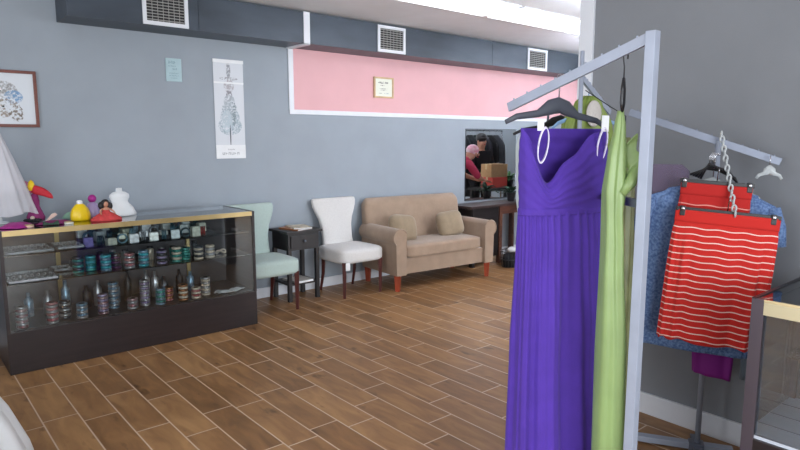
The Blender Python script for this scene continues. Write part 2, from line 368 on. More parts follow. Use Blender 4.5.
# ceiling lights: added out-of-view uplights that brighten the ceiling, then flat panels
def added_uplight(x0, x1, y, lab):
    t = thing('ceiling_light', lab, 'ceiling light', ((x0+x1)/2, y, ZC), group='fluorescent ceiling fixtures')
    w = (x1-x0)/2
    B().box(-w, w, -.14, .14, -.325, -.305).build('housing', WHITE, t)
    for x in (-w+.2, w-.2): B().tube([(x, 0, -.30), (x, 0, 0)], .004, 6).build('cable', STEELD, t)
    B().tube([(-w+.02, -.0, -.345), (w-.02, 0, -.345)], .03, 12).build('lower_tube', LAMPM, t, smooth=True)
    for y in (-.09, .09): B().tube([(-w+.02, y, -.27), (w-.02, y, -.27)], .025, 12).build('side_tube', LAMPUP, t, smooth=True)
def troffer(x0, x1, y0, y1, lab):
    t = thing('ceiling_light', lab, 'ceiling light', ((x0+x1)/2, (y0+y1)/2, ZC), group='fluorescent ceiling fixtures')
    a, b = (x1-x0)/2, (y1-y0)/2
    B().box(-a, a, -b, b, -.012, 0, bev=.003).build('housing', WHITE, t)
    B().box(-a+.02, a-.02, -b+.02, b-.02, -.030, -.012, bev=.008).build('diffuser', PANEL, t)
for i_, x_ in enumerate((3.3, 4.55, 5.8)):
    troffer(x_, x_+1.21, 3.62, 4.1, 'flat white ceiling light panel, %s along the duct side' % ('nearest' if i_ == 0 else ('middle one' if i_ == 1 else 'farthest')))
added_uplight(4.1, 5.9, 2.55, 'added unseen uplight strip just beyond the partition end')
added_uplight(6.3, 8.5, 3.7, 'added unseen uplight strip at the far end of the room')

# ================================================================ WALL PICTURES
def framed(name, lab, cat, x0, x1, z0, z1, fm, fw, art, parts='picture'):
    w, h = (x1-x0), (z1-z0); t = thing(name, lab, cat, ((x0+x1)/2, YB-.004, z0))
    f = B()
    for (a, b, c, d) in ((-w/2, w/2, 0, fw), (-w/2, w/2, h-fw, h), (-w/2, -w/2+fw, fw, h-fw), (w/2-fw, w/2, fw, h-fw)): f.box(a, b, -.022, 0, c, d, bev=.003)
    f.build('frame', fm, t); B().box(-w/2+fw, w/2-fw, -.010, -.006, fw, h-fw).build(parts, art, t); return t
kit = image_like('kitten_print', srgb(214, 220, 226), [
    (-.02, .26, .10, .075, srgb(150, 150, 150), .42, .62), (-.055, .27, .03, .03, srgb(235, 232, 228), .3, .5), (.05, .22, .06, .05, srgb(110, 150, 190), .4, .6),
    (-.02, .14, .11, .07, srgb(150, 140, 130), .45, .6), (.06, .10, .05, .06, srgb(120, 110, 100), .45, .6), (-.07, .262, .008, .008, srgb(50, 60, 60), .1, .2), (-.035, .262, .008, .008, srgb(50, 60, 60), .1, .2),
    (-.06, .15, .008, .007, srgb(50, 60, 60), .1, .2), (-.02, .15, .008, .007, srgb(50, 60, 60), .1, .2)])
framed('framed_picture', 'red-brown framed watercolour of pale kittens with a blue bow at left edge', 'picture', .56, .97, 1.645, 2.06, FRAMERED, .022, kit)
cert = image_like('certificate_print', srgb(226, 228, 214), [(0, .165, .075, .012, srgb(120, 125, 115), .4, .55), (0, .135, .05, .006, srgb(140, 140, 130), .4, .6), (0, .10, .06, .004, srgb(150, 150, 140), .4, .6),
    (0, .085, .05, .004, srgb(150, 150, 140), .4, .6), (.04, .05, .03, .008, srgb(150, 160, 170), .4, .6), (-.05, .05, .025, .004, srgb(140, 140, 130), .4, .6)])
framed('framed_certificate', 'small square framed certificate hanging on the pink wall', 'certificate', 4.20, 4.475, 2.01, 2.235, FRAMEGOLD, .018, cert, 'certificate')
pt = thing('wall_poster', 'tall narrow white poster of a dress on a mannequin form', 'poster', (2.52, YB-.003, 1.38))
dress_print = image_like('dress_form_print', srgb(212, 216, 222), [
    (0, .80, .020, .07, srgb(140, 142, 148), .38, .55), (0, .725, .09, .014, srgb(150, 152, 158), .42, .58), (0, .66, .05, .06, srgb(168, 164, 170), .4, .55), (0, .575, .03, .05, srgb(130, 130, 138), .4, .55),
    (0, .52, .055, .06, srgb(160, 168, 176), .35, .6), (0, .45, .075, .07, srgb(158, 170, 178), .35, .6), (0, .38, .095, .08, srgb(152, 168, 178), .35, .6), (0, .30, .115, .085, srgb(150, 168, 178), .38, .62), (-.03, .34, .05, .10, srgb(186, 200, 208), .4, .6), (.04, .42, .02, .12, srgb(120, 134, 140), .42, .6), (0, .21, .006, .10, srgb(70, 80, 88), .2, .4)])
B().box(-.145, .145, -.004, 0, 0, .895).build('sheet', dress_print, pt)
B().box(-.145, .145, -.006, -.004, .0, .125).build('caption_panel', TAGM, pt)
B().box(-.147, .147, -.009, 0, .865, .895).build('top_strip', TAGM, pt)  # raised white strip along the top edge
B().box(-.145, .145, -.0065, -.004, .68, .695).build('mid_strip', TAGM, pt)  # narrow white strip across the upper part
INK = mat('grey_ink', srgb(128, 132, 138), .7)
def strokes(x0, x1, z, h, n, y, m, parent):
    q = B(); w_ = (x1-x0)/n
    for i in range(n):
        a = x0+i*w_; k = i % 3
        q.box(a, a+w_*.14, y-.0006, y, z, z+h)
        q.box(a, a+w_*.6, y-.0006, y, z+(0, h*.45, h*.85)[k], z+(0, h*.45, h*.85)[k]+h*.15)
        if k != 1: q.box(a+w_*.48, a+w_*.62, y-.0006, y, z, z+h)
    return q.build('lettering', m, parent)
strokes(-.085, .09, .035, .022, 6, -.0062, INK, pt); strokes(-.03, .04, .078, .010, 7, -.0062, INK, pt)
sg = thing('wall_sign', 'small pale aqua notice sign with lettering high on grey wall', 'sign', (2.02, YB-.003, 2.05))
B().box(-.068, .068, -.008, 0, 0, .195, bev=.002).build('board', mat('pale_aqua', srgb(172, 198, 204), .5, noise=.03), sg)
INKB = mat('teal_ink', srgb(90, 128, 146), .7)
for (a_, b_, z_, h_, n_) in ((-.045, .02, .150, .022, 5), (-.045, .02, .125, .008, 6), (-.01, .03, .098, .014, 3), (-.04, .04, .066, .007, 9), (-.04, .045, .045, .007, 9), (-.03, .03, .026, .006, 7)):
    strokes(a_, b_, z_, h_, n_, -.0083, INKB, sg)
mr = thing('wall_mirror', 'frameless upright mirror on back wall above the console reflecting shoppers', 'mirror', (6.16, YB-.002, .785))
B().box(-.49, .49, -.006, 0, 0, .90).build('mirror_glass', MIRROR, mr)
B().box(-.495, .495, -.012, 0, -.006, .0).box(-.495, -.49, -.010, 0, 0, .90).box(-.495, .495, -.010, 0, .90, .906).build('edge_clip', BLACK, mr)

# ================================================================ DISPLAY COUNTER (left)
ct = thing('display_counter', 'long glass jewellery counter on dark base with brass edge strip', 'display case', (.55, 4.63, 0))
W, D, H = 1.80, .56, .965
zb = .285
B().box(0, W, .0, D, 0, zb, bev=.004).build('base', DARKWOOD, ct)
B().box(.02, W-.02, .02, D-.02, zb, zb+.008).build('deck', mat('deck_laminate', srgb(62, 54, 56), .3), ct)
B().box(.02, W-.02, D-.016, D, zb, H-.01).build('back_panel', mat('case_back', srgb(96, 92, 94), .4, noise=.1, nscale=3), ct)
for x in (0, W-.022): B().box(x, x+.022, 0, D, zb, H).build('end_panel', DARKWOOD, ct)
B().box(.022, W-.022, 0, .012, H-.036, H).build('trim_strip', GOLD, ct)['label'] = 'brass-coloured edge strip'
B().box(.022, W-.022, .004, .010, zb, H-.036).build('front_glass', GLASS, ct)
B().box(.022, W-.022, .012, D, H-.006, H).build('top_glass', GLASST, ct)
B().box(W-.022, W+.001, -.001, D, H-.012, H+.001).build('edge_cap', BLACK, ct)
B().box(.024, W-.024, .015, .42, .600, .608).build('shelf', SHELFG, ct)
B().box(.024, W-.024, .06, .40, .782, .790).build('shelf', SHELFG, ct)
for x in (.42, 1.42): B().box(x, x+.03, D-.03, D-.016, zb+.008, H-.04).build('shelf_standard', GOLD, ct)
for x in (.42, 1.42):
    for z in (.600, .782): B().box(x+.008, x+.022, .12, D-.03, z-.012, z).build('shelf_bracket', CHROME, ct)

# bangle stacks
def bangle_mat(name, c, c2=None, metal=.75): return mat(name, srgb(*c), .28, metal, noise=.15, nscale=30, col2=srgb(*c2) if c2 else None)
BM = dict(silver=bangle_mat('silver', (196, 196, 200)), pink=bangle_mat('pink_enamel', (196, 128, 138), (226, 210, 212)), turq=bangle_mat('turquoise_enamel', (36, 170, 190), (120, 210, 220), .4),
          teal=bangle_mat('teal_enamel', (40, 130, 124), (96, 176, 164), .4), lilac=bangle_mat('lilac_enamel', (140, 124, 168), (190, 180, 206), .5), copper=bangle_mat('copper', (186, 132, 96)),
          rose=bangle_mat('rose_enamel', (176, 78, 86), (214, 160, 160), .5), blue=bangle_mat('steel_blue_enamel', (92, 130, 162), (170, 196, 212), .5), purple=bangle_mat('purple_enamel', (84, 52, 96), (130, 80, 120), .4),
          cream=bangle_mat('pearl', (212, 198, 180), None, .2), smoke=bangle_mat('gunmetal', (96, 100, 106)))
def stack(x, y, z, r, h, m, m2, n, lab, grp, core=True):
    t = thing('bangle_stack', lab, 'bangles', (x, y, z), rz=random.uniform(0, 3), group=grp)
    dz = h/n
    for k in range(n):
        B().tube([(math.cos(a)*r*random.uniform(.97, 1.0), math.sin(a)*r, dz*(k+.5)) for a in [2*PI*i/18 for i in range(18)]], dz*.5, 8, closed=True).build('bangle', m if k % 2 == 0 else m2, t, smooth=True)
    B().lathe([(r*.5, 0), (r*.62, .002), (r*.62, h*.98), (r*.5, h)], seg=14).build('display_post', POT if core else m, t, smooth=True)
zd = zb+.0085
G1 = 'bangle stacks on the bottom deck of the counter'
bot = [(.652, 4.70, 'pink', 'silver', .15, 'pink and silver bangle stack, leftmost on counter bottom deck'),
       (.832, 4.69, 'silver', 'rose', .15, 'silver and rose bangle stack, second from left on bottom deck'),
       (.925, 4.76, 'smoke', 'silver', .13, 'grey bangle stack just right of the silver and rose stack'),
       (1.02, 4.69, 'silver', 'blue', .11, 'short shiny silver bangle stack between grey and mauve stacks'),
       (1.165, 4.71, 'pink', 'lilac', .15, 'pale mauve-pink bangle stack below the turquoise ones'),
       (1.27, 4.82, 'blue', 'silver', .20, 'tall blue and silver bangle stack behind the mauve-pink one'),
       (1.37, 4.71, 'silver', 'pink', .085, 'lowest silvery pink bangle stack on the bottom deck'),
       (1.475, 4.75, 'silver', 'lilac', .20, 'tallest bright silver bangle stack in middle of bottom deck'),
       (1.575, 4.70, 'blue', 'teal', .13, 'blue-teal bangle stack right of the tallest silver stack'),
       (1.665, 4.78, 'rose', 'copper', .11, 'dark rose bangle stack on the bottom deck'),
       (1.755, 4.71, 'copper', 'cream', .13, 'copper-coloured bangle stack on the bottom deck'),
       (1.86, 4.71, 'cream', 'rose', .09, 'low cream and rose bangle stack, second from right below'),
       (1.96, 4.76, 'cream', 'silver', .15, 'ivory bangle stack, rightmost on the bottom deck')]
for (x, y, a, b, h, lab) in bot: stack(x, y, zd, .029, h, BM[a], BM[b], max(4, int(h/.018)), lab, G1)
G2 = 'bangle stacks on the lower glass shelf'
z2 = .6085
mid = [(1.03, 4.76, 'teal', 'smoke', .12, 'dark green bangle stack, leftmost of the shelf stacks'), (1.12, 4.79, 'teal', 'turq', .11, 'green bangle stack second from left on the glass shelf'),
       (1.20, 4.70, 'blue', 'turq', .12, 'blue-green bangle stack left of the purple one on shelf'), (1.285, 4.76, 'purple', 'smoke', .11, 'dark purple bangle stack on the glass shelf'),
       (1.36, 4.69, 'silver', 'rose', .115, 'silver and red bangle stack beside the purple one on shelf'), (1.465, 4.70, 'turq', 'blue', .125, 'bright turquoise bangle stack in the middle of the shelf'),
       (1.60, 4.70, 'lilac', 'smoke', .105, 'lilac bangle stack right of bright turquoise one on shelf'), (1.715, 4.70, 'teal', 'cream', .12, 'pale teal and pearl bangle stack right of the lilac one'),
       (1.80, 4.74, 'teal', 'teal', .10, 'solid teal bangle stack touching the pale teal one'), (1.89, 4.70, 'cream', 'smoke', .11, 'grey and pearl bangle stack, second from right on shelf'),
       (1.985, 4.70, 'cream', 'silver', .105, 'pearl and silver bangle stack, rightmost on glass shelf')]
for (x, y, a, b, h, lab) in mid: stack(x, y, z2, .028, h, BM[a], BM[b], max(4, int(h/.018)), lab, G2)
# back row, bottle shapes standing in for dark reflections of a mirrored back
for x, bl in ((.74, 'at the left end of the bottom deck'), (.86, 'behind the silver and rose bangle stack'), (1.33, 'behind the lowest pink bangle stack'), (1.63, 'behind the dark rose bangle stack'), (.98, 'behind the short silver bangle stack'), (1.12, 'behind the mauve-pink bangle stack'), (1.2, 'behind the tall blue bangle stack'), (1.42, 'behind the middle of the bottom deck'),
              (1.56, 'behind the blue-teal bangle stack'), (1.7, 'behind the rose and copper bangle stacks'), (1.83, 'behind the low cream bangle stack'), (1.92, 'behind the ivory bangle stack at right')):
    h = random.uniform(.15, .24); tag(B().lathe([(.026, 0), (.03, .004), (.03, h*.7), (.014, h*.8), (.012, h), (.0, h)], seg=14).build('bottle', random.choice([BM['smoke'], POT, BM['silver'], BM['blue']]), loc=(x, 4.98, zd), smooth=True),
        'dim bottle-shaped reflection '+bl, 'bottle', 'bottle-shaped reflections at the back of the bottom deck')
for i, x in enumerate((1.04, 1.13, 1.22, 1.31, 1.40, 1.50, 1.59, 1.68, 1.77, 1.86, 1.95)):
    h = random.uniform(.07, .12)
    jar = thing('jar', 'small jar, %s from left behind the bangles on the glass shelf' % ['first', 'second', 'third', 'fourth', 'fifth', 'sixth', 'seventh', 'eighth', 'ninth', 'tenth', 'last'][i], 'jar', (x, 4.93, z2), group='small jars behind the shelf bangles')
    B().lathe([(.02, 0), (.026, .004), (.027, h*.75), (.02, h*.85)], seg=16).build('jar_body', (BM['smoke'], BM['cream'], BM['purple'], BM['teal'], BM['silver'])[i % 5], jar, smooth=True)
    B().lathe([(.021, h*.85), (.022, h*.86), (.022, h), (0, h)], seg=16).build('lid', (POT, BM['silver'])[i % 2], jar, smooth=True)
# ring trays on the shelves (left half)
def tray(x, y, z, w, d, lab, rot=0, grp='flat grey jewellery trays on the glass shelves'):
    t = thing('jewellery_tray', lab, 'tray', (x, y, z), rz=rot, group=grp)
    q = B().box(-w/2, w/2, -d/2, d/2, 0, .008)
    for (a, b, c, e) in ((-w/2, w/2, -d/2, -d/2+.008), (-w/2, w/2, d/2-.008, d/2), (-w/2, -w/2+.008, -d/2, d/2), (w/2-.008, w/2, -d/2, d/2)): q.box(a, b, c, e, 0, .022)
    q.build('tray_base', mat('grey_velvet', srgb(156, 162, 166), .6, noise=.2, nscale=40), t)
    r = B(); n = int(w/.035)
    for i in range(n):
        for j in range(3):
            cx = -w/2+.02+i*(w-.04)/max(1, n-1); cy = -d/2+.03+j*(d-.06)/2
            r.tube([(cx+.009*math.cos(a), cy, .016+.009*math.sin(a)) for a in [2*PI*q_/10 for q_ in range(10)]], .0022, 6, closed=True)
    o = r.build('rings', BM['silver'], t, smooth=True)
z3 = .7905
tray(.73, 4.84, z3, .30, .30, 'grey ring tray, leftmost on the upper glass shelf'); tray(.985, 4.84, z3, .18, .26, 'grey ring tray, second from left on the upper shelf')
tray(.73, 4.80, z2, .30, .34, 'grey ring tray, left end of the lower glass shelf'); 
tray(.96, 4.95, z2, .13, .16, 'small grey ring tray behind the green bangle stacks')
B().box(.52, 1.52, .155, .245, .790, .812).box(.52, 1.52, .255, .345, .790, .836).build('step_riser', mat('riser_black', srgb(46, 48, 52), .5), ct)
# boxes and rolled bracelets on the upper shelf right half
cols = [(176, 186, 188), (112, 146, 164), (206, 210, 206), (44, 70, 76), (222, 226, 230), (74, 110, 124), (200, 204, 190), (128, 134, 142), (70, 60, 120), (160, 60, 56)]
jm = [mat('jewel_%d' % i, srgb(*c), .35, .3, noise=.2, nscale=40) for i, c in enumerate(cols)]
words = ['grey', 'blue-grey', 'silvery', 'dark teal', 'white', 'slate blue', 'beige', 'dim grey', 'violet', 'red']
ordn = ['first', 'second', 'third', 'fourth', 'fifth', 'sixth', 'seventh', 'eighth', 'ninth', 'tenth', 'eleventh', 'twelfth']
for r_, y in enumerate((4.74, 4.83, 4.93)):
    zr = z3+(0, .022, .046)[r_]
    for i in range(12):
        x = 1.10+i*.078+(r_ % 2)*.02+random.uniform(-.008, .008)
        c = (i*3+r_*5) % 8
        if r_ == 0 and i == 11: c = 9
        if r_ == 0 and i == 0: c = 8
        h = random.uniform(.03, .075)
        place = ['front', 'middle', 'back'][r_]
        if (i+r_) % 2:
            q = B()
            for s_ in (-.012, 0, .012): q.tube([(.032*math.cos(a), s_, .033+.032*math.sin(a)) for a in [2*PI*k_/14 for k_ in range(14)]], .005, 6, closed=True)
            o = q.build('bracelet', jm[c], loc=(x, y, zr+.0050), rot=(0, 0, random.uniform(-.3, .3)+(1.2 if i % 3 else 0)), smooth=True)
            tag(o, 'coiled %s bracelet, %s from left in %s row of upper glass shelf' % (words[c], ordn[i], place), 'bracelet', 'bracelets and boxes on the upper glass shelf')
        else:
            o = B().box(-.033, .033, -.025, .025, 0, h, bev=.004).box(-.028, .028, -.02, .02, h, h+.004).build('jewellery_box', jm[c], loc=(x, y, zr), rot=(0, 0, random.uniform(-.3, .3)))
            tag(o, 'little %s jewellery box, %s from left in %s row of upper shelf' % (words[c], ordn[i], place), 'box', 'bracelets and boxes on the upper glass shelf')
wp = B().grid(lambda u, v: Vector(((u-.5)*.24, (v-.5)*.1+.02*math.sin(u*9), .008+.006*math.sin(u*14+v*5)+.005*math.cos(v*11))), 24, 10).build('folded_cloth', TAGM, loc=(2.15, 4.72, zd+.003), rot=(0, 0, .1), smooth=True, solid=.003)
tag(wp, 'crumpled white cloth at the right end of the counter bottom deck', 'cloth')
o = B().tube([(.045*math.cos(a), .018*math.sin(a), .02+.012*math.sin(2*a)) for a in [2*PI*i/20 for i in range(20)]], .008, 8, closed=True).build('bracelet', BM['cream'], loc=(2.12, 4.80, z2+.0005), rot=(0, 0, .2), smooth=True)
tag(o, 'pale beaded bracelet alone at the right end of the lower shelf', 'bracelet')

# ---- things on top of the counter
ZT = H+.0015
vl = thing('bridal_veil', 'sheer white tulle veil hanging down over the left end of the counter', 'veil', (.625, 5.06, ZT))
def veil(u, v):
    a = 2*PI*u; r = .03+.17*v**.85+.012*math.sin(a*9)*v+.008*math.sin(a*17+3*v)*v
    return Vector((r*math.cos(a)-.02+.05*v, r*.75*math.sin(a), .70-.63*v+.012*math.sin(a*5)*v))
B().grid(veil, 96, 24, True).build('tulle', TULLE, vl, smooth=True)
B().grid(lambda u, v: veil(u, v*.8)*.92+Vector((0, 0, .05)), 96, 20, True).build('tulle', TULLE, vl, smooth=True)['label'] = 'inner tulle layer'
B().lathe([(.055, 0), (.06, .006), (.05, .012), (.012, .018), (.009, .60), (.03, .64), (.036, .69), (.02, .715), (0, .72)], seg=16).build('stand', CLEARPL, vl, smooth=True)
bd = thing('plush_bird', 'magenta and red stuffed bird with yellow crest behind counter-top trinkets', 'toy', (.845, 5.07, ZT), rz=-.55)
B().lathe([(.0, 0), (.05, .004), (.055, .03), (.04, .07), (.026, .11), (.028, .15), (.022, .19), (0, .21)], seg=16, sx=1.1).build('body', MAUVE, bd, smooth=True)
B().ball((-.055, 0, .245), .06, .02, .045, mx=Matrix.Rotation(.5, 4, 'Y')).build('wing', mat('dusty_pink_felt', srgb(176, 110, 140), .8), bd, smooth=True)
B().prism([(-.035, .20), (.03, .19), (.10, .165), (.14, .15), (.125, .20), (.07, .245), (0, .27), (-.03, .26)], -.028, .028).build('head', RED, bd, sub=2, smooth=True)
B().lathe([(0, 0), (.022, .01), (.026, .04), (.016, .07), (0, .085)], c=(-.015, 0, .215), seg=12).build('crest', YELLOW, bd, smooth=True)
yb = thing('gown_bottle', 'squat yellow bottle with white cap on counter top', 'bottle', (1.10, 4.90, ZT))
B().lathe([(0, 0), (.062, .0), (.068, .015), (.066, .05), (.055, .085), (.034, .112), (.022, .122), (0, .125)], seg=28, sy=.7, wob=lambda t, z: .04*math.cos(7*t)).build('bottle_body', YELLOW, yb, smooth=True)
B().lathe([(.018, 0), (.02, .004), (.02, .02), (.012, .026), (0, .028)], c=(0, 0, .122), seg=16).build('cap', TAGM, yb, smooth=True)
pb = thing('perfume_bottle', 'lilac bottle with round magenta stopper behind the yellow bottle', 'bottle', (1.215, 5.02, ZT))
B().lathe([(0, 0), (.045, 0), (.05, .02), (.045, .08), (.03, .11), (.012, .12), (0, .12)], seg=18).build('bottle_body', mat('lilac_glass', srgb(168, 150, 190), .3), pb, smooth=True)
B().ball((0, 0, .145), .03).build('stopper', MAGENTA, pb, smooth=True)
dl = thing('seated_doll', 'small black-haired doll in spread coral-red dress on counter top', 'doll', (1.25, 4.80, ZT))
B().lathe([(.105, .0), (.10, .014), (.07, .035), (.045, .052), (.026, .062), (.024, .075), (0, .08)], seg=40, sy=.7, wob=lambda t, z: .06*math.cos(11*t)).build('dress', CORAL, dl, smooth=True)
bq = B().lathe([(.016, .055), (.022, .075), (.026, .088), (.012, .094), (.008, .10), (.010, .104)], seg=14, sy=.7)
bq.ball((0, 0, .120), .019, .019, .023); bq.tube([(.024, 0, .086), (.045, -.02, .066), (.05, -.05, .05)], [.007, .006, .004], 8); bq.tube([(-.024, 0, .086), (-.045, -.02, .066), (-.045, -.05, .05)], [.007, .006, .004], 8)
bq.build('body', SKIN, dl, smooth=True)
B().ball((0, .009, .124), .03, .024, .03).ball((-.03, .006, .108), .021, .018, .028).ball((.03, .006, .104), .02, .018, .028).ball((0, .02, .10), .03, .015, .03).build('hair', HAIR, dl, smooth=True)
mf = thing('mini_dress_form', 'small white dress-shaped bust form at right of counter-top items', 'figurine', (1.41, 5.02, ZT))
B().lathe([(0, 0), (.115, 0), (.12, .01), (.098, .06), (.066, .10), (.060, .112), (.074, .145), (.072, .165), (.048, .182), (.024, .188), (.022, .215), (.0, .217)], seg=28, sy=.6, wob=lambda t, z: (.03*math.cos(9*t) if z < .09 else 0)).build('form_body', SATIN, mf, smooth=True)
# little accessories
def cloth_item(name, lab, cat, x, y, rx, ry, h, m, k=5, rz=0):
    o = B().grid(lambda u, v: Vector((rx*v*math.cos(2*PI*u)*(1+.15*math.sin(k*2*PI*u)), ry*v*math.sin(2*PI*u)*(1+.1*math.cos(k*2*PI*u)), .003+h*(1-v*v)*(1+.3*math.sin(6*PI*u)*v))), 36, 8, True).build(name, m, loc=(x, y, ZT+.001), rot=(0, 0, rz), smooth=True, solid=.003)
    return tag(o, lab, cat)
cloth_item('satin_scarf', 'crumpled magenta satin scarf at far left of the counter top', 'scarf', .68, 4.80, .10, .10, .03, MAGENTA, 4)
cloth_item('silk_scarf', 'crumpled deep magenta scarf left of the yellow bottle', 'scarf', .92, 4.84, .11, .07, .02, MAUVE, 6)
cloth_item('green_scarf', 'small pale green crumpled cloth on the counter top', 'cloth', 1.08, 5.08, .06, .035, .045, mat('pale_green_silk', srgb(130, 168, 146), .6), 3)
fl = thing('hair_flower', 'black flower hair clip with pearl centre on the counter top', 'hair clip', (.80, 4.94, ZT))
q = B()
for i in range(7): a = 2*PI*i/7; q.ball((.032*math.cos(a), .032*math.sin(a), .022), .028, .018, .012, seg=10, mx=Matrix.Rotation(a, 4, 'Z'))
q.build('petals', BLACKM, fl, smooth=True); B().ball((0, -.01, .04), .014).build('pearl', BM['cream'], fl, smooth=True)
fd = thing('folding_fan', 'slim cream and pink fan leaning among the counter-top accessories', 'fan', (.865, 4.90, ZT), rz=.4)
B().prism([(0, 0), (.10, .05), (.085, .065), (.06, .06)], -.004, .004).build('fan_blade', mat('cream_pink', srgb(232, 202, 190), .5), fd)
def compact(x, y, m, lab):
    t = thing('powder_compact', lab, 'compact', (x, y, ZT)); B().lathe([(0, 0), (.028, 0), (.03, .004), (.03, .012), (.0, .013)], seg=20).build('base', m, t, smooth='auto'); B().lathe([(.029, .0), (.029, .005), (0, .008)], c=(0, 0, .013), seg=20).build('lid', GOLD, t, smooth='auto')
compact(.745, 4.74, mat('peach', srgb(226, 190, 170), .5), 'round peach compact at the front left of the counter top')
compact(.99, 4.75, mat('ivory', srgb(226, 224, 210), .5), 'round ivory compact in front of the magenta scarf')
bw = thing('hair_bow', 'small dark green bow lying in front on the counter top', 'bow', (.88, 4.76, ZT))
B().prism([(0, .010), (.045, .030), (.05, .002), (0, .004)], -.012, .012).prism([(0, .010), (-.045, .030), (-.05, .002), (0, .004)], -.012, .012).build('loops', LEAFD, bw); B().ball((0, 0, .009), .009, .014, .008).build('knot', LEAFD, bw, smooth=True)

# ================================================================ SEATING
def side_chair(lab, loc, rz, fab):
    t = thing('side_chair', lab, 'chair', loc, rz, 'armless upholstered side chairs')
    # local: front is -y, width x
    B().puff(-.265, .265, -.25, .24, .335, .485, 8, 7, .08).build('seat', fab, t, smooth=True)
    prof = [(.40, .19), (.47, .185), (.56, .180), (.66, .185), (.74, .205), (.81, .238), (.87, .262), (.92, .270), (.945, .262), (.952, .24)]
    def back(u, v):
        # rounded slab: closed section around
        i = v*(len(prof)-1); a = int(min(i, len(prof)-2)); f = i-a
        z = prof[a][0]*(1-f)+prof[a+1][0]*f; hw = prof[a][1]*(1-f)+prof[a+1][1]*f
        th = .036 if v < .93 else .036*(1-(v-.93)/.07*.8)
        an = 2*PI*u; c, s_ = math.cos(an), math.sin(an)
        x = hw*abs(c)**.35*(1 if c > 0 else -1); y = th*abs(s_)**.5*(1 if s_ > 0 else -1)
        return Vector((x, .215+(z-.45)*.16+y, z))
    bk = B().grid(back, 40, 28, True)
    bmesh.ops.holes_fill(bk.bm, edges=[e for e in bk.bm.edges if e.is_boundary], sides=0)
    bk.build('backrest', fab, t, smooth=True)
    for s_ in (-1, 1):
        B().tube([(s_*.225, -.215, .36), (s_*.225, -.215, .0)], [.027, .017], 4).build('leg', CHLEG, t)
        B().tube([(s_*.20, .19, .36), (s_*.20, .20, .18), (s_*.205, .245, 0)], [.025, .021, .016], 4).build('leg', CHLEG, t)
    return t
wc = side_chair('ivory upholstered side chair with flared back, beside the loveseat', (3.62, 5.045, 0), 0, CREAM)
B().box(-.235, -.185, -.256, -.253, .285, .36).build('price_tag', TAGM, wc)
side_chair('pale sage-green side chair partly hidden behind the glass counter', (2.62, 5.02, 0), 0, SAGE)
st = thing('side_table', 'small black side table with drawer between two upholstered chairs', 'side table', (3.075, 5.20, 0))
B().box(-.20, .20, -.18, .17, .665, .69, bev=.004).build('tabletop', BLACKWOOD, st)
B().box(-.17, .17, -.15, .155, .50, .665).build('case', BLACKWOOD, st)
dr = B().box(-.145, .145, -.162, -.15, .525, .64, bev=.003).build('drawer', BLACKWOOD, st)
B().ball((0, -.175, .585), .014, .016, .014).build('knob', STEELD, dr, smooth=True)['label'] = 'round metal knob'
for a in (-1, 1):
    for b in (-.135, .14): B().box(a*.155-.018, a*.155+.018, b-.018, b+.018, 0, .50).build('leg', BLACKWOOD, st)
B().box(-.16, .16, -.14, .145, .155, .175).build('shelf', BLACKWOOD, st)
def magazine(loc, rz, w, d, h, m, lab, grp=None):
    t = thing('magazine', lab, 'magazine', loc, rz, grp); B().box(-w/2+.003, w/2-.002, -d/2+.003, d/2-.003, .001, h-.001).build('pages', TAGM, t)
    B().box(-w/2, w/2, -d/2, d/2, h-.001, h).box(-w/2, w/2, -d/2, d/2, 0, .001).box(-w/2, -w/2+.002, -d/2, d/2, .001, h-.001).build('cover', m, t)
magazine((3.06, 5.17, .6905), .25, .20, .26, .014, mat('brown_cover', srgb(168, 110, 72), .5, noise=.3, nscale=20), 'brown-covered magazine at the bottom of pile on side table')
magazine((3.09, 5.16, .705), -.2, .19, .25, .010, mat('cream_cover', srgb(206, 192, 168), .4, noise=.25, nscale=18), 'cream-covered magazine on top of the pile on side table')
magazine((3.07, 5.16, .176), .1, .20, .24, .02, mat('pale_cover', srgb(196, 192, 186), .4, noise=.1, nscale=18), 'pale magazine lying on the low shelf of the side table')

sf = thing('loveseat', 'tan suede two-seat sofa with rolled arms and tapered red-brown legs', 'sofa', (4.63, 4.96, 0), rz=-.085)
hw, hd = .70, .34
B().box(-hw+.03, hw-.03, -hd+.03, hd-.02, .17, .34, bev=.02).build('frame', SOFA, sf, smooth='auto')
B().puff(-.54, .54, -hd+.0, .16, .335, .475, 9, 9, .12).build('seat_cushion', SOFA, sf, smooth=True)
# back: tall padded, slightly reclined, rounded top corners
def sback(u, v):
    an = 2*PI*u; c, s_ = math.cos(an), math.sin(an); z = .20+.72*v
    hwz = .665 if v < .86 else .665-.05*((v-.86)/.14)**2
    th = .10*(1-.35*v) if v < .92 else .10*(1-.35*v)*(1-((v-.92)/.08)**2*.75)
    return Vector((hwz*abs(c)**.18*(1 if c > 0 else -1), .235+.08*v+th*abs(s_)**.45*(1 if s_ > 0 else -1), z))
bk = B().grid(sback, 56, 26, True); bmesh.ops.holes_fill(bk.bm, edges=[e for e in bk.bm.edges if e.is_boundary], sides=0)
bk.build('backrest', SOFA, sf, smooth=True)
for s_ in (-1, 1):
    # rolled arm: profile in x,z extruded along y, front rounded
    pr_ = []
    cx, cz, r = s_*(hw-.075), .565, .088
    pts = [(s_*(hw-.15), .17)]
    a0 = PI-.5
    for i in range(15):
        a = a0-(a0+.9)*i/14
        pts.append((cx+s_*r*math.cos(a), cz+r*math.sin(a)))
    pts += [(s_*(hw-.03), .17)]
    q = B().prism(pts, -hd-.012, hd-.03)
    q.build('armrest', SOFA, sf, smooth='auto')
    # stitched front panel welt
    q = B().tube([(x*.985+(cx*.015), -hd-.013, z) for x, z in pts[1:-1]], .006, 6).build('welt', SOFA, sf, smooth=True)
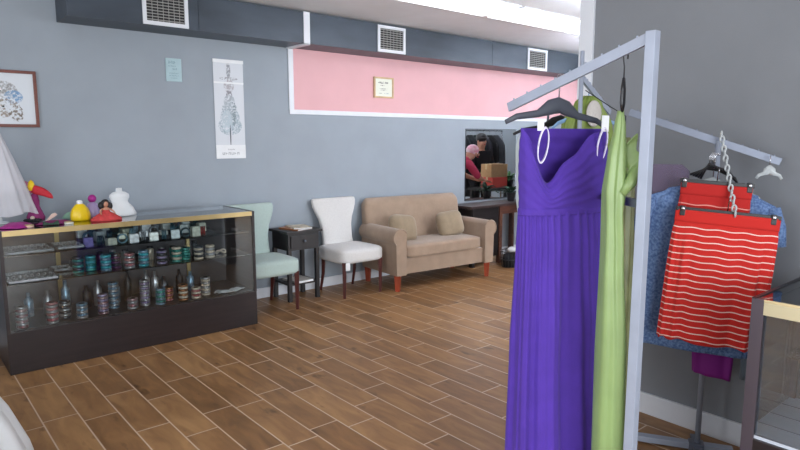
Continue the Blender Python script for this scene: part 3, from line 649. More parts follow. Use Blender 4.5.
for (x, y) in ((-.625, -.30), (.625, -.30), (-.61, .29), (.61, .29)):
    B().tube([(x, y, .175), (x, y, 0)], [.048, .032], 4).build('leg', REDLEG, sf)
def pillow(lab, loc, rot, w, h):
    def f(u, v):
        a = 2*PI*u; b = PI*v; c, s_ = math.cos(a), math.sin(a); sb = math.sin(b)
        k = sb**.5
        return Vector((w/2*abs(c)**.45*(1 if c > 0 else -1)*k, .075*math.cos(b)*(1-.0), h/2*abs(s_)**.45*(1 if s_ > 0 else -1)*k))
    o = B().grid(f, 40, 20, True).build('throw_pillow', PILLOW, loc=loc, rot=rot, smooth=True)
    return tag(o, lab, 'cushion', 'small square cushions on the loveseat')
pillow('taupe square cushion leaning at the left arm of the loveseat', (4.27, 4.97, .605), (-.35, .12, -.05), .35, .30)
pillow('taupe square cushion leaning at the right arm of the loveseat', (4.93, 4.915, .605), (-.35, -.1, -.25), .33, .29)

# ================================================================ CONSOLE AREA
cs = thing('console_table', 'dark wooden console table below the mirror, right of the loveseat', 'console table', (5.99, 5.175, 0))
B().box(-.62, .62, -.185, .19, .725, .755, bev=.004).build('tabletop', mat('aged_dark_wood', srgb(66, 52, 52), .35, noise=.2, nscale=5), cs)
B().box(-.58, -.08, -.15, .17, .10, .725).build('cabinet', BLACKWOOD, cs)
B().box(-.08, .58, -.15, .17, .62, .725).build('apron', BROWNW, cs)
for x in (-.55, -.05, .54):
    for y in (-.14, .15): B().box(x-.026, x+.026, y-.026, y+.026, 0, .725).build('leg', BROWNW if x > -.5 else BLACKWOOD, cs)
bk_ = thing('wire_basket', 'black wire basket of odds and ends on floor beside the loveseat', 'basket', (5.86, 4.78, 0), rz=.2)
q = B()
for z, s_ in ((.01, .85), (.10, .92), (.20, 1.0)):
    q.tube([(.15*s_*math.cos(a), .11*s_*math.sin(a), z) for a in [2*PI*i/20 for i in range(20)]], .005, 6, closed=True)
for i in range(16): a = 2*PI*i/16; q.tube([(.1275*math.cos(a), .0935*math.sin(a), .01), (.15*math.cos(a), .11*math.sin(a), .20)], .003, 5)
q.build('wire_frame', BLACK, bk_, smooth=True)
B().lathe([(.11, .006), (.125, .1), (.11, .15), (.03, .18), (0, .18)], seg=18, sy=.72, wob=lambda t, z: .08*math.sin(5*t)).build('contents', BLACKM, bk_, smooth=True)
cloth = B().lathe([(.05, 0), (.06, .03), (.035, .06), (0, .065)], seg=18, wob=lambda t, z: .15*math.sin(3*t)).build('tissue_wad', TAGM, loc=(5.88, 4.77, .182), smooth=True)
tag(cloth, 'small white crumpled tissue on top of the black wire basket', 'tissue')
def plant(lab, x, y, z, n, L, m, grp=None, potr=.06):
    t = thing('potted_plant', lab, 'plant', (x, y, z), group=grp)
    B().lathe([(potr*.7, 0), (potr*.75, .004), (potr, .10), (potr*1.02, .11), (potr*.9, .11), (potr*.88, .095), (0, .095)], seg=20).build('pot', POT, t, smooth='auto')
    q = B()
    for i in range(n):
        a = 2*PI*i/n+random.uniform(-.3, .3); e = random.uniform(.25, .9); l = L*random.uniform(.7, 1.1); wd = .022*random.uniform(.8, 1.3)
        def f(u, v, a=a, e=e, l=l, wd=wd):
            s_ = v; r = l*s_*math.cos(e)*1.0; h = l*(math.sin(e)*s_*1.6-.6*s_*s_)+.09
            w_ = wd*math.sin(PI*min(1, s_*.92+.06))*(u-.5)*2
            return Vector((r*math.cos(a)-w_*math.sin(a), r*math.sin(a)+w_*math.cos(a), h+abs(u-.5)*.01))
        q.grid(f, 3, 8)
    q.build('foliage', m, t, smooth=True, solid=.001); return t
plant('leafy plant in dark pot on console in front of the mirror', 6.32, 5.17, .756, 26, .20, LEAFD)
# things the mirror shows, standing in the area hidden by the gowns
wt = thing('work_table', 'dark table with boxes seen in the mirror', 'table', (7.42, 4.42, 0))
B().box(-.45, .45, -.22, .22, .78, .82, bev=.004).build('tabletop', BLACKWOOD, wt)
for x in (-.4, .4):
    for y in (-.18, .18): B().box(x-.02, x+.02, y-.02, y+.02, 0, .78).build('leg', BLACKWOOD, wt)
def carton(x, y, z, w, d, h, m, lab, rz=0):
    t = thing('carton', lab, 'box', (x, y, z), rz); B().box(-w/2, w/2, -d/2, d/2, 0, h, bev=.003).build('box_body', m, t); B().box(-w/2-.001, w/2+.001, -.02, .02, h*.6, h+.001).build('tape', mat('tape', srgb(200, 176, 130), .3), t)
carton(7.31, 4.44, .821, .34, .24, .16, mat('red_carton', srgb(196, 62, 48), .6), 'red-orange carton seen in the mirror below the cardboard one')
carton(7.32, 4.43, .982, .36, .22, .20, CARD, 'plain cardboard carton seen in the mirror in front of the shopper', .05)
plant('bright green leafy plant seen in the mirror beside the cartons', 7.60, 4.50, .821, 30, .24, LEAF, None, .07)
def person(lab, loc, rz, joints, parts):
    t = thing('person', lab, 'person', loc, rz)
    def skinmesh(name, pts, edges, m, par=t, sub=2):
        me = bpy.data.meshes.new(name); me.from_pydata([p[:3] for p in pts], edges, []); o = bpy.data.objects.new(name, me); COL.objects.link(o)
        sk = o.modifiers.new('skin', 'SKIN'); o.modifiers.new('sub', 'SUBSURF').levels = sub; o.modifiers['sub'].render_levels = sub
        for i, p in enumerate(pts):
            me.skin_vertices[0].data[i].radius = (p[3], p[4] if len(p) > 4 else p[3]); me.skin_vertices[0].data[i].use_root = (i == 0)
        dg = bpy.context.evaluated_depsgraph_get(); dg.update(); m2 = bpy.data.meshes.new_from_object(o.evaluated_get(dg)); bpy.data.objects.remove(o)
        o = bpy.data.objects.new(name, m2); m2.materials.clear(); m2.materials.append(m); COL.objects.link(o); o.parent = par
        for p in m2.polygons: p.use_smooth = True
        return o
    P = joints
    body = [P['pel']+(.11, .09), P['wst']+(.10, .08), P['chs']+(.13, .09), P['nck']+(.052,), P['hd0']+(.07, .08), P['hd1']+(.075, .088)]
    E = [(0, 1), (1, 2), (2, 3), (3, 4), (4, 5)]
    for s_ in 'LR':
        n = len(body); body += [P['sh'+s_]+(.052,), P['el'+s_]+(.04,), P['wr'+s_]+(.026,), P['ha'+s_]+(.036, .02)]
        E += [(2, n), (n, n+1), (n+1, n+2), (n+2, n+3)]
        n = len(body); body += [P['hp'+s_]+(.082,), P['kn'+s_]+(.055,), P['an'+s_]+(.037,), P['to'+s_]+(.035,)]
        E += [(0, n), (n, n+1), (n+1, n+2), (n+2, n+3)]
        h = Vector(P['ha'+s_]); d = (h-Vector(P['wr'+s_])).normalized(); sd = d.cross(Vector((0, 0, 1))).normalized() if abs(d.z) < .95 else Vector((0, 1, 0))
        hb = len(body)-5
        for f in range(5):
            o_ = sd*(.022*(f-1.5)) if f < 4 else sd*-.045
            l = (.075, .085, .08, .06, .05)[f]
            if f == 4: a = h-d*.02+sd*-.03; b_ = a+d*.04+sd*-.02
            else: a = h+d*.035+o_; b_ = a+d*l*.5
            m_ = len(body); body += [tuple(a)+(.0095,), tuple(b_)+(.0085,), tuple(b_+d*l*.45+Vector((0, 0, -.01)))+(.0075,)]
            E += [(hb, m_), (m_, m_+1), (m_+1, m_+2)]
    skinmesh('body', body, E, SKIN)
    top = [P['pel']+(.135, .11), P['wst']+(.125, .10), P['chs']+(.165, .135), tuple(Vector(P['chs']).lerp(Vector(P['nck']), .7))+(.088,)]
    E2 = [(0, 1), (1, 2), (2, 3)]
    for s_ in 'LR':
        n = len(top); top += [P['sh'+s_]+(.07,), P['el'+s_]+(.055,), tuple(Vector(P['el'+s_]).lerp(Vector(P['wr'+s_]), .85 if parts.get('long') else .1))+(.042,)]; E2 += [(2, n), (n, n+1), (n+1, n+2)]
    skinmesh('jacket' if parts.get('long') else 'blouse', top, E2, parts['top'])
    tr = [P['pel']+(.13, .11)]; E3 = []
    for s_ in 'LR':
        n = len(tr); tr += [P['hp'+s_]+(.098,), P['kn'+s_]+(.07,), P['an'+s_]+(.058,)]; E3 += [(0, n), (n, n+1), (n+1, n+2)]
    skinmesh('trousers', tr, E3, BLACKM)
    for s_ in 'LR':
        a = Vector(P['an'+s_]); b_ = Vector(P['to'+s_]); B().tube([(a.x, a.y-.02*(b_-a).normalized().y, .05), ((a.x+b_.x)/2, (a.y+b_.y)/2, .045), (b_.x, b_.y, .032)], [.048, .046, .034], 12).build('shoe', BLACK, t, smooth=True)
    h = Vector(P['hd1']); c = h-Vector(P['hd0']); mid_ = h
    f = Vector(P['face'])
    B().ball(mid_+f*-.012+Vector((0, 0, .022)), .088, .100, .085).build('hat' if parts.get('hat') else 'hair', parts['hair'], t, smooth=True)
    if parts.get('hat'): B().ball(mid_+f*.07+Vector((0, 0, .025)), .075, .075, .01).build('hat_brim', parts['hair'], t, smooth=True)
    fc = B(); side = f.cross(Vector((0, 0, 1))).normalized()
    fp = mid_+f*.083-Vector((0, 0, .03))
    fc.ball(fp+f*.012-Vector((0, 0, .012)), .013, .016, .022, seg=10)
    for s_ in (-1, 1): fc.ball(mid_+side*s_*.078-Vector((0, 0, .04)), .012, .018, .028, seg=10)
    fc.build('nose_and_ears', SKIN, t, smooth=True)
    ey = B()
    for s_ in (-1, 1): ey.ball(fp+side*s_*.03+Vector((0, 0, .008)), .010, .008, .008, seg=10)
    ey.build('eyes', BLACK, t, smooth=True)
    B().ball(fp-Vector((0, 0, .048))-f*.008, .024, .010, .006, seg=10).build('mouth', CORAL, t, smooth=True)
    return t
J = dict(pel=(0, 0, .92), wst=(0, 0, 1.06), chs=(0, .01, 1.26), nck=(0, .01, 1.40), hd0=(0, .02, 1.46), hd1=(0, .03, 1.56), face=(0, 1, 0),
         shL=(-.18, 0, 1.33), elL=(-.23, .04, 1.08), wrL=(-.12, .24, 1.02), haL=(-.08, .29, 1.03), shR=(.18, 0, 1.33), elR=(.23, .04, 1.08), wrR=(.12, .24, 1.02), haR=(.08, .29, 1.03),
         hpL=(-.10, 0, .86), knL=(-.11, .02, .48), anL=(-.11, 0, .09), toL=(-.12, .17, .035), hpR=(.10, 0, .86), knR=(.11, .02, .48), anR=(.11, 0, .09), toR=(.12, .17, .035))
person('shopper in dark cap and black jacket, reflected in the wall mirror', (7.56, 3.92, 0), .15, J, dict(top=BLACKM, hair=HAIR, hat=True, long=True))
J2 = dict(J); J2.update(pel=(0, -.12, .90), wst=(0, -.05, 1.03), chs=(0, .10, 1.19), nck=(0, .22, 1.29), hd0=(0, .27, 1.32), hd1=(0, .33, 1.38),
                       shL=(-.17, .12, 1.24), shR=(.17, .12, 1.24), elL=(-.20, .28, 1.03), elR=(.20, .30, 1.03), wrL=(-.10, .46, .96), wrR=(.14, .50, .96), haL=(-.08, .51, .95), haR=(.14, .56, .95),
                       hpL=(-.10, -.12, .84), hpR=(.10, -.12, .84))
person('stooping shopper in pink-red blouse and headscarf, reflected in the mirror', (6.36, 4.50, 0), -1.35, J2, dict(top=mat('raspberry_cotton', srgb(190, 50, 84), .8), hair=mat('pink_white_scarf', srgb(224, 150, 170), .7, col2=srgb(240, 230, 234), nscale=14)))
# rail of dark garments at the far side, seen in the mirror
rl = thing('garment_rail', 'chrome rail for dark garments seen in the mirror', 'clothes rack', (7.9, 3.15, 0))
B().tube([(-1.1, 0, 1.72), (1.1, 0, 1.72)], .014).build('rail', CHROME, rl, smooth=True)
for x in (-1.1, 1.1):
    B().tube([(x, 0, 0.02), (x, 0, 1.72)], .014).build('upright', CHROME, rl, smooth=True); B().tube([(x, -.25, .02), (x, .25, .02)], .016).build('foot', CHROME, rl, smooth=True)
dk = [(26, 28, 34), (30, 34, 38), (20, 44, 42), (44, 44, 52), (24, 24, 26), (60, 62, 68)]
dkn = ['black', 'charcoal', 'dark teal', 'slate', 'jet black', 'grey']
for i in range(12):
    c = i % 6; x = -1.0+i*.175
    t = thing('hanging_garment', '%s garment, %s along the far rail, seen in the mirror' % (dkn[c], ordn[i]), 'garment', (7.9+x, 3.15, 0), 0, 'dark garments on the far rail')
    m = mat('dark_cloth_%d' % i, srgb(*dk[c]), .9)
    L = random.uniform(.75, 1.05)
    B().grid(lambda u, v: Vector(((.045+.02*v)*math.cos(2*PI*u), (.05+.17*min(1, v*6)**.7+.02*v)*math.sin(2*PI*u)*(1+.05*math.sin(14*PI*u)), 1.60-.0*v-L*v+(.04*(1-min(1, v*6))))), 36, 14, True).build('cloth', m, t, smooth=True)
    B().tube([(0, 0, 1.60), (0, 0, 1.70), (0, .012, 1.735), (0, .025, 1.735)], .003, 6).build('hanger_hook', CHROME, t)

# ================================================================ GARMENT RACK WITH GOWNS (right foreground)
def waterfall(b, p0, d, L, drop, w_=.014, h_=.030, pegs=8):
    """slanted rack arm with small pegs on top"""
    p0 = Vector(p0); d = Vector(d).normalized(); p1 = p0+d*L-Vector((0, 0, drop)); b.bar(p0, p1, w_, h_)
    for i in range(pegs):
        p = p0.lerp(p1, (i+.6)/pegs); b.tube([p+Vector((0, 0, h_*.45)), p+Vector((0, 0, h_*.45+.010))], .0035, 6)
    return p0, p1
rk = thing('clothes_rack', 'tall pale steel garment rack with slanted arms holding the long gowns', 'clothes rack', (1.868, .985, 0))
B().box(-.0165, .0165, -.0165, .0165, .0, 1.885, bev=.002).build('upright', STEEL, rk)
q = B(); A0, A1 = waterfall(q, (0, .015, 1.864), (0, 1, 0), .55, .19, .014, .034, 9); q.build('arm', STEEL, rk)
U2 = Vector((.365, .49, 0))
B().tube([U2+Vector((0, 0, .03)), U2+Vector((0, 0, 1.91))], .009, 12).build('rear_upright', STEEL, rk, smooth=True)
q = B(); C0, C1 = waterfall(q, (.375, .49, 1.80), (1, .1, 0), .26, .13, .012, .024, 4); q.build('arm', STEEL, rk)
q = B().bar((.0, .015, 1.345), (.365, .49, 1.345), .018, .028); q.build('crossbar', STEELD, rk)
q = B().bar((0, 0, .03), tuple(U2+Vector((0, 0, .03))), .03, .03); q.bar((-.2, -.26, .03), (0, 0, .03), .03, .03); q.bar((.365, .49, .03), (.5, .66, .03), .03, .03); q.build('base', STEELD, rk)
for (x, y) in ((-.2, -.26), (.5, .66)): B().lathe([(0, 0), (.022, 0), (.022, .016), (0, .017)], c=(x, y, -.001), seg=14).build('foot', BLACK, rk)

def hanger(lab, loc, rz, w_, m, hookh=.075, tilt=0, shoulder=.07, group=None, hook=None, thick=.0085):
    """loc = underside of the hook on the bar; body spans local x"""
    t = thing('clothes_hanger', lab, 'hanger', loc, rz, group, ry=tilt)
    B().tube([(0, .016, -.004), (0, .017, .010), (0, .008, .019), (0, -.004, .016), (0, -.010, .004), (0, -.008, -.012), (0, 0, -.026), (0, 0, -hookh)], .0022, 8).build('hook', hook or CHROME, t, smooth=True)
    z = -hookh
    pts = [(-w_/2, 0, z-shoulder-.010), (-w_*.40, 0, z-shoulder*.80), (-w_*.20, 0, z-shoulder*.55), (-w_*.085, 0, z-.006), (0, 0, z+.006), (w_*.085, 0, z-.006), (w_*.20, 0, z-shoulder*.55), (w_*.40, 0, z-shoulder*.80), (w_/2, 0, z-shoulder-.010)]
    B().tube(pts, [thick*.7, thick*.9, thick*1.1, thick*2.3, thick*2.3, thick*2.3, thick*1.1, thick*.9, thick*.7], 10, flat=.45).build('shoulder_bar', m, t, smooth=True)
    return t

def cloth_tube(prof, ripple, top=None, nu=160, nv=70, sq=.75, skew=None):
    """prof: list of (depth below top, half width, half depth, centre x). ripple(a, v) = outward offset. top(a) lifts/lowers the top edge."""
    Lmax = prof[-1][0]
    def f(u, v):
        a = 2*PI*u; d = v*Lmax
        for i in range(len(prof)-1):
            if d <= prof[i+1][0]+1e-9: break
        p, q = prof[i], prof[i+1]; k = (d-p[0])/(q[0]-p[0]); k = k*k*(3-2*k) if abs(q[1]-p[1]) > .01 else k
        hwd, hdp, cx = (p[j]*(1-k)+q[j]*k for j in (1, 2, 3))
        c, s_ = math.cos(a), math.sin(a)
        r = ripple(a, d)
        x = cx+(hwd+r*.5)*abs(c)**sq*(1 if c > 0 else -1); y = (hdp+r)*abs(s_)**.9*(1 if s_ > 0 else -1)
        z = -d
        if top: z += top(a, d)
        return Vector((x, y, z))
    return B().grid(f, nu, nv, True)

# --- violet gown
pg = thing('long_gown', 'long violet strapless chiffon gown with V neckline, front of rack', 'gown', (1.915, 1.325, 1.592), rz=-.30)
def r_bod(a, d): return .0013*math.sin(46*d*3+6*math.sin(a)*1.2)+.0015*math.sin(11*a)
def top_bod(a, d):
    front = max(0, -math.sin(a)); c = math.cos(a)
    return -front**.8*(.19*math.exp(-((c+.33)/.40)**2)+.012)*(1-d/.30) if d < .30 else 0
B().bm.free()
cloth_tube([(0, .186, .030, .0), (.06, .190, .050, 0), (.16, .188, .062, 0), (.26, .182, .058, -.002), (.30, .180, .056, -.003)], r_bod, top_bod, sq=.6, nv=60).build('bodice', PURPLE, pg, smooth=True, solid=.003)
def r_skirt(a, d):
    k = min(1, (d)/.5)
    return .0045*math.sin(38*a+.8*math.sin(3*a))*(1-.5*k)+k*(.013*math.sin(9*a+.9*math.sin(2*d))+.006*math.sin(17*a+2.1))
sk = cloth_tube([(0, .182, .058, -.003), (.12, .186, .070, -.0), (.50, .197, .085, .004), (1.0, .21, .105, .012), (1.33, .22, .12, .016)], r_skirt, nv=60, nu=260, sq=.8)
sk.build('skirt', PURPLE, pg, loc=(0, 0, -.297), smooth=True, solid=.003)
wb = cloth_tube([(0, .183, .060, -.003), (.025, .1835, .0605, -.003)], lambda a, d: .001*math.sin(20*a), nv=5, sq=.65); wb.build('waist_seam', PURPLE, pg, loc=(0, 0, -.285), smooth=True, solid=.004)
for s_, dz in ((-1, 0), (1, 0)):   # white hanger loops
    x = s_*.135
    B().grid(lambda u, v, s_=s_, x=x: Vector((x+s_*(.022*math.cos(2*PI*v)-.005)+.004*(u-.5), -.050+(u-.5)*.010-.012*math.sin(2*PI*v), -.005-.055+.062*math.sin(2*PI*v)+(u-.5)*.006)), 3, 28).build('hanger_loop', RIBBON, pg, smooth=True, solid=.003)
B().box(.118, .150, -.058, -.0555, -.012, .046).build('care_label', TAGM, pg)
B().box(-.158, -.132, -.054, -.0515, -.01, .022).build('care_label', TAGM, pg)
hanger('grey plastic hanger carrying the violet gown', (1.888, 1.335, 1.765), -.30, .44, HANGGREY, .095, .03, .055, thick=.012)
# --- gowns behind on the rear arm
og = thing('long_gown', 'olive green satin gown mostly hidden behind the violet gown', 'gown', (2.33, 1.50, 1.735), rz=-.25)
cloth_tube([(0, .03, .016, 0), (.03, .07, .024, 0), (.12, .135, .03, .0), (.20, .15, .035, .0), (.45, .13, .04, 0), (1.42, .15, .06, 0)], lambda a, d: .006*math.sin(13*a+3*d)+.006*math.sin(5*a+9*d)*min(1, d*4), nv=60, sq=.8).build('cloth', OLIVE, og, smooth=True, solid=.003)
B().ball((-.005, -.040, -.075), .042, .012, .055).build('lining', mat('ivory_lace', srgb(196, 190, 184), .8, bump=.4, bscale=80), og, smooth=True)
hanger('pale blue plastic hanger on the rear arm carrying the olive gown', (2.33, 1.50, 1.775), -.25, .40, BLUEPL, .075, 0, .10, hook=BLUEPL)
wg = thing('long_gown', 'pale grey-white gown peeking out left of the violet gown', 'gown', (2.42, 1.70, 1.60), rz=-.25)
cloth_tube([(0, .20, .022, 0), (.06, .245, .032, 0), (.3, .235, .035, 0), (.6, .20, .04, .03), (1.2, .19, .05, .03)], lambda a, d: .005*math.sin(11*a), nv=30, sq=.7).build('cloth', mat('pale_grey_chiffon', srgb(186, 196, 196), .8), wg, smooth=True, solid=.003)
hanger('black plastic hanger left of the violet gown', (2.42, 1.70, 1.70), -.25, .53, BLACK, .06, 0, .055)
q = thing('clothes_rack', 'small grey rear rail hidden behind the gowns', 'clothes rack', (2.42, 1.77, 0))
B().tube([(0, 0, .02), (0, 0, 1.60)], .010, 10).build('upright', STEELD, q, smooth=True); B().tube([(0, .0, 1.60), (0, 0, 1.672), (0, -.06, 1.677)], .006, 8).build('arm', STEELD, q, smooth=True); B().tube([(-.1, .03, .014), (.2, .03, .014)], .014).build('base', STEELD, q, smooth=True)
# --- apple green gown with knot
gg = thing('long_gown', 'apple green satin halter gown with a gathered ruffle beside the rack pole', 'gown', (1.872, 1.085, 1.645), rz=-.12)
def rg(a, d): return (.006*math.sin(4*a+1.5*d)+.0025*math.sin(9*a+3))*min(1, d*3+.1)
cloth_tube([(0, .009, .010, .002), (.05, .020, .016, .002), (.16, .036, .024, -.006), (.26, .044, .030, -.012), (.34, .034, .030, -.014), (.45, .040, .034, -.004), (.85, .052, .05, .012), (1.48, .058, .06, .030)], rg, nv=80, nu=140, sq=.9).build('cloth', GREEN, gg, smooth=True, solid=.003)
rf = B().grid(lambda u, v: Vector((.016+.056*v*(.5+.5*math.sin(PI*u)**.5), -.02-.03*math.sin(PI*v)+.012*math.sin(9*u), -.115-.15*u+.03*math.sin(PI*v)+.010*math.sin(12*u+4*v))), 26, 12)
rf.build('ruffle', GREEN, gg, smooth=True, solid=.004)
B().tube([(-.01, -.03, -.27), (.01, -.045, -.235), (.035, -.045, -.20), (.055, -.03, -.17)], [.014, .020, .018, .010], 12).build('ruffle_knot', GREEN, gg, smooth=True)
cl = thing('clip_hanger', 'narrow black clip hanger holding the green gown on the upper arm', 'hanger', (1.872, 1.078, 1.815), rz=-.1)
B().tube([(.016, 0, -.004), (.017, 0, .012), (.006, 0, .026), (-.006, 0, .02), (-.008, 0, .004), (-.004, 0, -.014), (0, 0, -.03), (0, 0, -.07)], .0022, 8).build('hook', BLACK, cl, smooth=True)
B().tube([(0, 0, -.065), (0, 0, -.10), (0, 0, -.145), (0, 0, -.175)], [.006, .011, .012, .006], 10, flat=.6).build('clip', BLACK, cl, smooth=True)
# brown-grey gown behind the green one
hg = thing('long_gown', 'dark olive-brown gown behind the apple green one', 'gown', (2.19, 1.245, 1.56), rz=-.2)
cloth_tube([(0, .02, .012, 0), (.08, .05, .025, 0), (.5, .06, .04, 0), (1.35, .085, .06, 0)], lambda a, d: .006*math.sin(9*a+4*d), nv=50, nu=100, sq=.9).build('cloth', mat('olive_brown_satin', srgb(94, 98, 62), .5, noise=.25, nscale=9), hg, smooth=True, solid=.003)
cq = thing('clothes_hanger', 'black wire hook holding the olive-brown gown on the rack crossbar', 'hanger', (2.19, 1.245, 1.56))
B().tube([(0, 0, -.02), (0, 0, .08), (.02, .08, .12), (.03, .20, .19)], .002, 6).build('hook', BLACK, cq, smooth=True)

# ================================================================ SMALL STAND WITH SKIRTS
G = Vector((.5, -.866, 0)); GA = math.atan2(-.866, .5)      # the stand's arm direction
PT = Vector((3.02, 1.24, 0))
ts = thing('clothes_stand', 'thin grey steel stand with slanted pegged arm by the partition wall', 'clothes rack', tuple(PT), rz=GA)
B().tube([(0, 0, .03), (0, 0, 1.545)], .013, 14).build('upright', STEEL, ts, smooth=True)
q = B(); waterfall(q, (-.40, 0, 1.685), (1, 0, 0), .66, .235, .014, .034, 10); q.build('arm', STEELD, ts)
q = B(); q.bar((-.45, 0, .026), (.16, 0, .026), .045, .03); q.build('foot_bar', STEEL, ts)
B().box(-.04, .03, -.03, .03, .002, .045, bev=.004).build('coupling', STEELD, ts)
B().box(-.02, .02, -.20, .12, .01, .03).build('cross_foot', STEELD, ts)
n_ = Vector((-.866, -.5, 0))
def at(u, off, z): p = PT+G*u+n_*off; return (p.x, p.y, z)
def skirt_hanger(lab, u, off, z, w_, ry, drop=.07):
    t = thing('skirt_hanger', lab, 'hanger', at(u, off, z), GA, 'skirt hangers on the chain', ry=ry)
    B().box(-w_/2, w_/2, -.007, .007, -.012, .006, bev=.003).build('bar', BLACK, t)
    B().tube([(0, 0, 0), (0, 0, .05), (0, -.012, .065), (0, -.02, .05)], .0025, 8).build('hook', CHROME, t, smooth=True)
    for s_ in (-1, 1):
        c = B().box(s_*w_*.43-.011, s_*w_*.43+.011, -.012, .014, -.034, .010, bev=.003).build('clip', BLACK, t)
        B().ball((s_*w_*.43, -.0145, -.002), .0085, .004, .0085, seg=12).build('clip_rivet', CHROME, c, smooth=True)
    return t
def knee_skirt(lab, u, off, z, w_, L, m, ry, seed, hem=1.1):
    t = thing('striped_skirt', lab, 'skirt', at(u, off, z), GA, ry=ry)
    b = cloth_tube([(0, w_/2, .012, 0), (.06, w_/2*1.0, .016, 0), (.10, w_/2*1.02, .02, 0), (L, w_/2*hem, .030, 0)], lambda a, d: (.006*math.sin(12*a+seed)+.003*math.sin(23*a))*min(1, max(0, d-.06)*6), nv=50, nu=180, sq=.55,
                   top=lambda a, d: .006*math.sin(10*a+seed)*(d/L))
    b.build('skirt_cloth', m, t, smooth=True, solid=.003)
    cloth_tube([(0, w_/2+.002, .014, 0), (.055, w_/2+.002, .0175, 0)], lambda a, d: 0, nv=6, nu=80, sq=.55).build('waistband', m, t, smooth=True, solid=.004)
    return t
dn = thing('knit_dress', 'blue heathered short-sleeved knit dress behind the red striped skirts', 'dress', at(-.02, .085, 1.340), GA, ry=.075)
cloth_tube([(0, .10, .014, 0), (.03, .19, .022, 0), (.08, .275, .03, .0), (.25, .285, .034, .0), (.29, .262, .034, .0), (.55, .262, .034, -.01), (.79, .266, .036, -.015)], lambda a, d: .005*math.sin(8*a+2*d)+.002*math.sin(19*a), nv=60, nu=160, sq=.6).build('cloth', DENIM, dn, smooth=True, solid=.003)
for s_ in (-1, 1):
    B().tube([(s_*.255, -.008, -.075), (s_*.278, -.016, -.16), (s_*.288, -.02, -.245)], [.028, .038, .040], 14, flat=.8).build('sleeve', DENIM, dn, smooth=True)
hanger('frosted plastic hanger under the blue knit dress, right end of slanted arm', at(.21, .045, 1.46), GA-.2, .10, CLEARPL, .045, .0, .03, hook=CHROME)
hanger('grey hanger inside the blue knit dress', at(-.02, .085, 1.45), GA, .40, CLEARPL, .095, .05, .05)
lc = thing('sheer_top', 'lilac sheer top hanging between the pole and blue knit dress', 'top', at(-.235, .05, 1.435), GA)
cloth_tube([(0, .08, .01, 0), (.03, .115, .018, 0), (.30, .10, .02, 0)], lambda a, d: .004*math.sin(9*a), nv=20, nu=80, sq=.6).build('cloth', LILAC, lc, smooth=True)
hm = thing('magenta_garment', 'magenta purple garment whose hem shows under the blue dress', 'garment', at(.035, .035, .70), GA)
cloth_tube([(0, .09, .016, 0), (.2, .09, .018, 0), (.29, .085, .018, 0)], lambda a, d: .004*math.sin(7*a), nv=16, nu=80, sq=.6, top=lambda a, d: -.02*math.cos(a)*d*3).build('cloth', mat('bright_magenta', srgb(136, 30, 136), .7), hm, smooth=True, solid=.003)
hm2 = thing('grey_garment', 'slate grey garment hanging at the far right under the blue dress', 'garment', at(.205, .035, .75), GA)
cloth_tube([(0, .05, .014, 0), (.34, .045, .014, 0)], lambda a, d: .004*math.sin(7*a), nv=12, nu=60, sq=.6).build('cloth', mat('slate_knit', srgb(104, 116, 126), .8), hm2, smooth=True, solid=.003)
knee_skirt('red skirt with faint stripes hanging behind the front striped skirt', -.015, .150, 1.350, .29, .50, STRIPE2, .07, 1.0, .98)
skirt_hanger('black skirt hanger behind the front one on the chain', -.015, .150, 1.360, .31, .07)
knee_skirt('red knee-length skirt with thin white stripes, frontmost on chain', .025, .225, 1.228, .415, .60, STRIPE, .075, 2.2, 1.02)
skirt_hanger('charcoal bar hanger with two round clips carrying the front striped skirt', .025, .225, 1.234, .42, .075)
ch = thing('cascading_chain', 'pale grey linked chain strip dangling from slanted arm over the skirts', 'hanger chain', at(.005, .035, 1.575), GA)
q = B()
for i in range(17):
    z = -.0-.0215*i; y = -.004-.0125*i; r = .012
    pts = [(.0+(r*.7*math.cos(a) if i % 2 else 0)+.0030*i, y+(0 if i % 2 else r*.7*math.cos(a)), z+.0145*math.sin(a)) for a in [2*PI*k/12 for k in range(12)]]
    q.tube(pts, .0045, 6, closed=True)
q.build('links', CLEARPL, ch, smooth=True)
# bunch of hooks
hk = thing('hanger_cluster', 'cluster of empty black hangers bunched under the slanted arm', 'hangers', at(-.03, .075, 1.43), GA)
q = B()
for i in range(5): q.tube([(-.09+.01*i, -.012*i, -.04-.004*i), (-.02, -.012*i, -.012+.006*i), (.03+.008*i, -.012*i, -.02), (.10, -.012*i, -.055-.004*i)], .0055, 8)
q.build('shoulder_bars', BLACK, hk, smooth=True)
q = B()
for i in range(5): q.tube([(.004*i-.01, -.012*i, -.01), (.004*i-.012, -.012*i, .045), (.004*i, -.012*i, .062), (.004*i+.01, -.012*i, .05)], .0022, 6)
q.build('hooks', CHROME, hk, smooth=True)

# ================================================================ DISPLAY CASE (right foreground)
c2 = thing('glass_showcase', 'glass showcase with brass edge strip at the right edge of frame', 'display case', (2.42, -1.2, 0))
W2, D2, H2 = .52, 2.035, .972
FRM = mat('taupe_bronze_frame', srgb(92, 82, 90), .35, .4)
B().box(0, W2, 0, D2, 0, .435, bev=.004).build('base', DARKWOOD, c2)
B().box(.01, W2-.01, .01, D2-.01, .435, .45).build('deck', mat('painted_reflection_deck', srgb(206, 212, 222), .25), c2)  # pale deck colour stands in for floor reflected in the front glass
q = B()
for i in range(1, 13): q.box(.012, W2-.012, i*.15, i*.15+.005, .45, .4515)
for i in range(1, 4): q.box(i*.13, i*.13+.005, .012, D2-.012, .45, .4515)
q.build('painted_reflection_seams', mat('reflection_seam_grey', srgb(96, 100, 110), .6), c2)  # joint lines of that reflected floor, modelled on the deck
for (x, y) in ((-.0005, D2-.042), (W2-.03, D2-.03), (0, 0), (W2-.03, 0)): B().box(x, x+.03, y, y+.042 if x < .01 else y+.03, .0, H2).build('corner_post', FRM, c2)
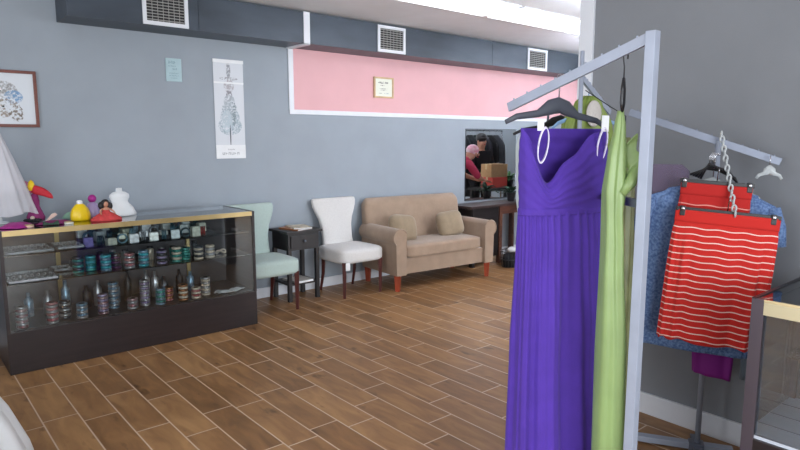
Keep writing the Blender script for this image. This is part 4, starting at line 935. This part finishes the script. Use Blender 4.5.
B().box(-.002, .004, .042, D2-.042, H2-.056, H2).build('trim_strip', mat('pale_brass', srgb(206, 194, 158), .35, .4), c2)
B().box(-.004, .002, .042, D2-.042, H2-.008, H2+.002).build('trim_bead', mat('bright_brass', srgb(232, 214, 168), .25, .7), c2)
B().box(.006, .011, .042, D2-.042, .45, H2-.056).build('front_glass', TINTG, c2)
B().box(.03, W2-.03, D2-.008, D2-.002, .45, H2-.01).build('end_glass', GLASS, c2)
B().box(.004, W2-.012, .0, D2-.012, H2-.007, H2-.001).build('top_glass', GLASST, c2)
B().box(0, W2, D2-.014, D2, H2-.03, H2+.003).box(W2-.012, W2, 0, D2, H2-.03, H2+.003).build('edge_cap', BLACK, c2)
B().box(.25, W2-.02, .05, D2-.05, .70, .708).build('shelf', SHELFG, c2)
q = B().box(W2-.014, W2-.004, .03, D2-.03, .45, H2-.03); q.build('back_panel', mat('case_back_grey', srgb(92, 98, 104), .4), c2)
jb = tag(B().tube([(.05*math.cos(a), .03*math.sin(a), .008) for a in [2*PI*i/20 for i in range(20)]], .006, 8, closed=True).build('bracelet', GOLD, loc=(2.62, .55, .4525), smooth=True), 'gold bracelet inside the right-hand showcase', 'bracelet')

# ================================================================ BRIDAL GOWN ON A FORM (left foreground, cut by the frame)
wd = thing('dress_form', 'white satin bridal gown on a form, its skirt just entering at bottom left', 'mannequin', (-.22, 3.16, 0))
B().lathe([(.66, .012), (.63, .15), (.56, .34), (.44, .58), (.30, .80), (.19, .95), (.135, 1.04)], seg=160, wob=lambda t, z: (.035*math.sin(14*t+1.5*math.sin(3*t))+.012*math.sin(31*t))*min(1, (1.1-z)*1.3)).build('gown_skirt', SATIN, wd, smooth=True, solid=.003)
B().lathe([(.135, 1.03), (.13, 1.06), (.15, 1.16), (.17, 1.27), (.165, 1.33), (.14, 1.36)], seg=60, sy=.72).build('gown_bodice', SATIN, wd, smooth=True)
B().lathe([(.13, 1.30), (.15, 1.38), (.12, 1.44), (.055, 1.48), (.05, 1.56), (0, 1.57)], seg=40, sy=.72).build('torso_form', mat('form_linen', srgb(196, 190, 180), .8), wd, smooth=True)
B().tube([(0, 0, .02), (0, 0, 1.1)], .016).build('pole', STEELD, wd, smooth=True); B().lathe([(0, 0), (.18, 0), (.18, .015), (.03, .03), (0, .03)], seg=24).build('stand_base', STEELD, wd, smooth=True)
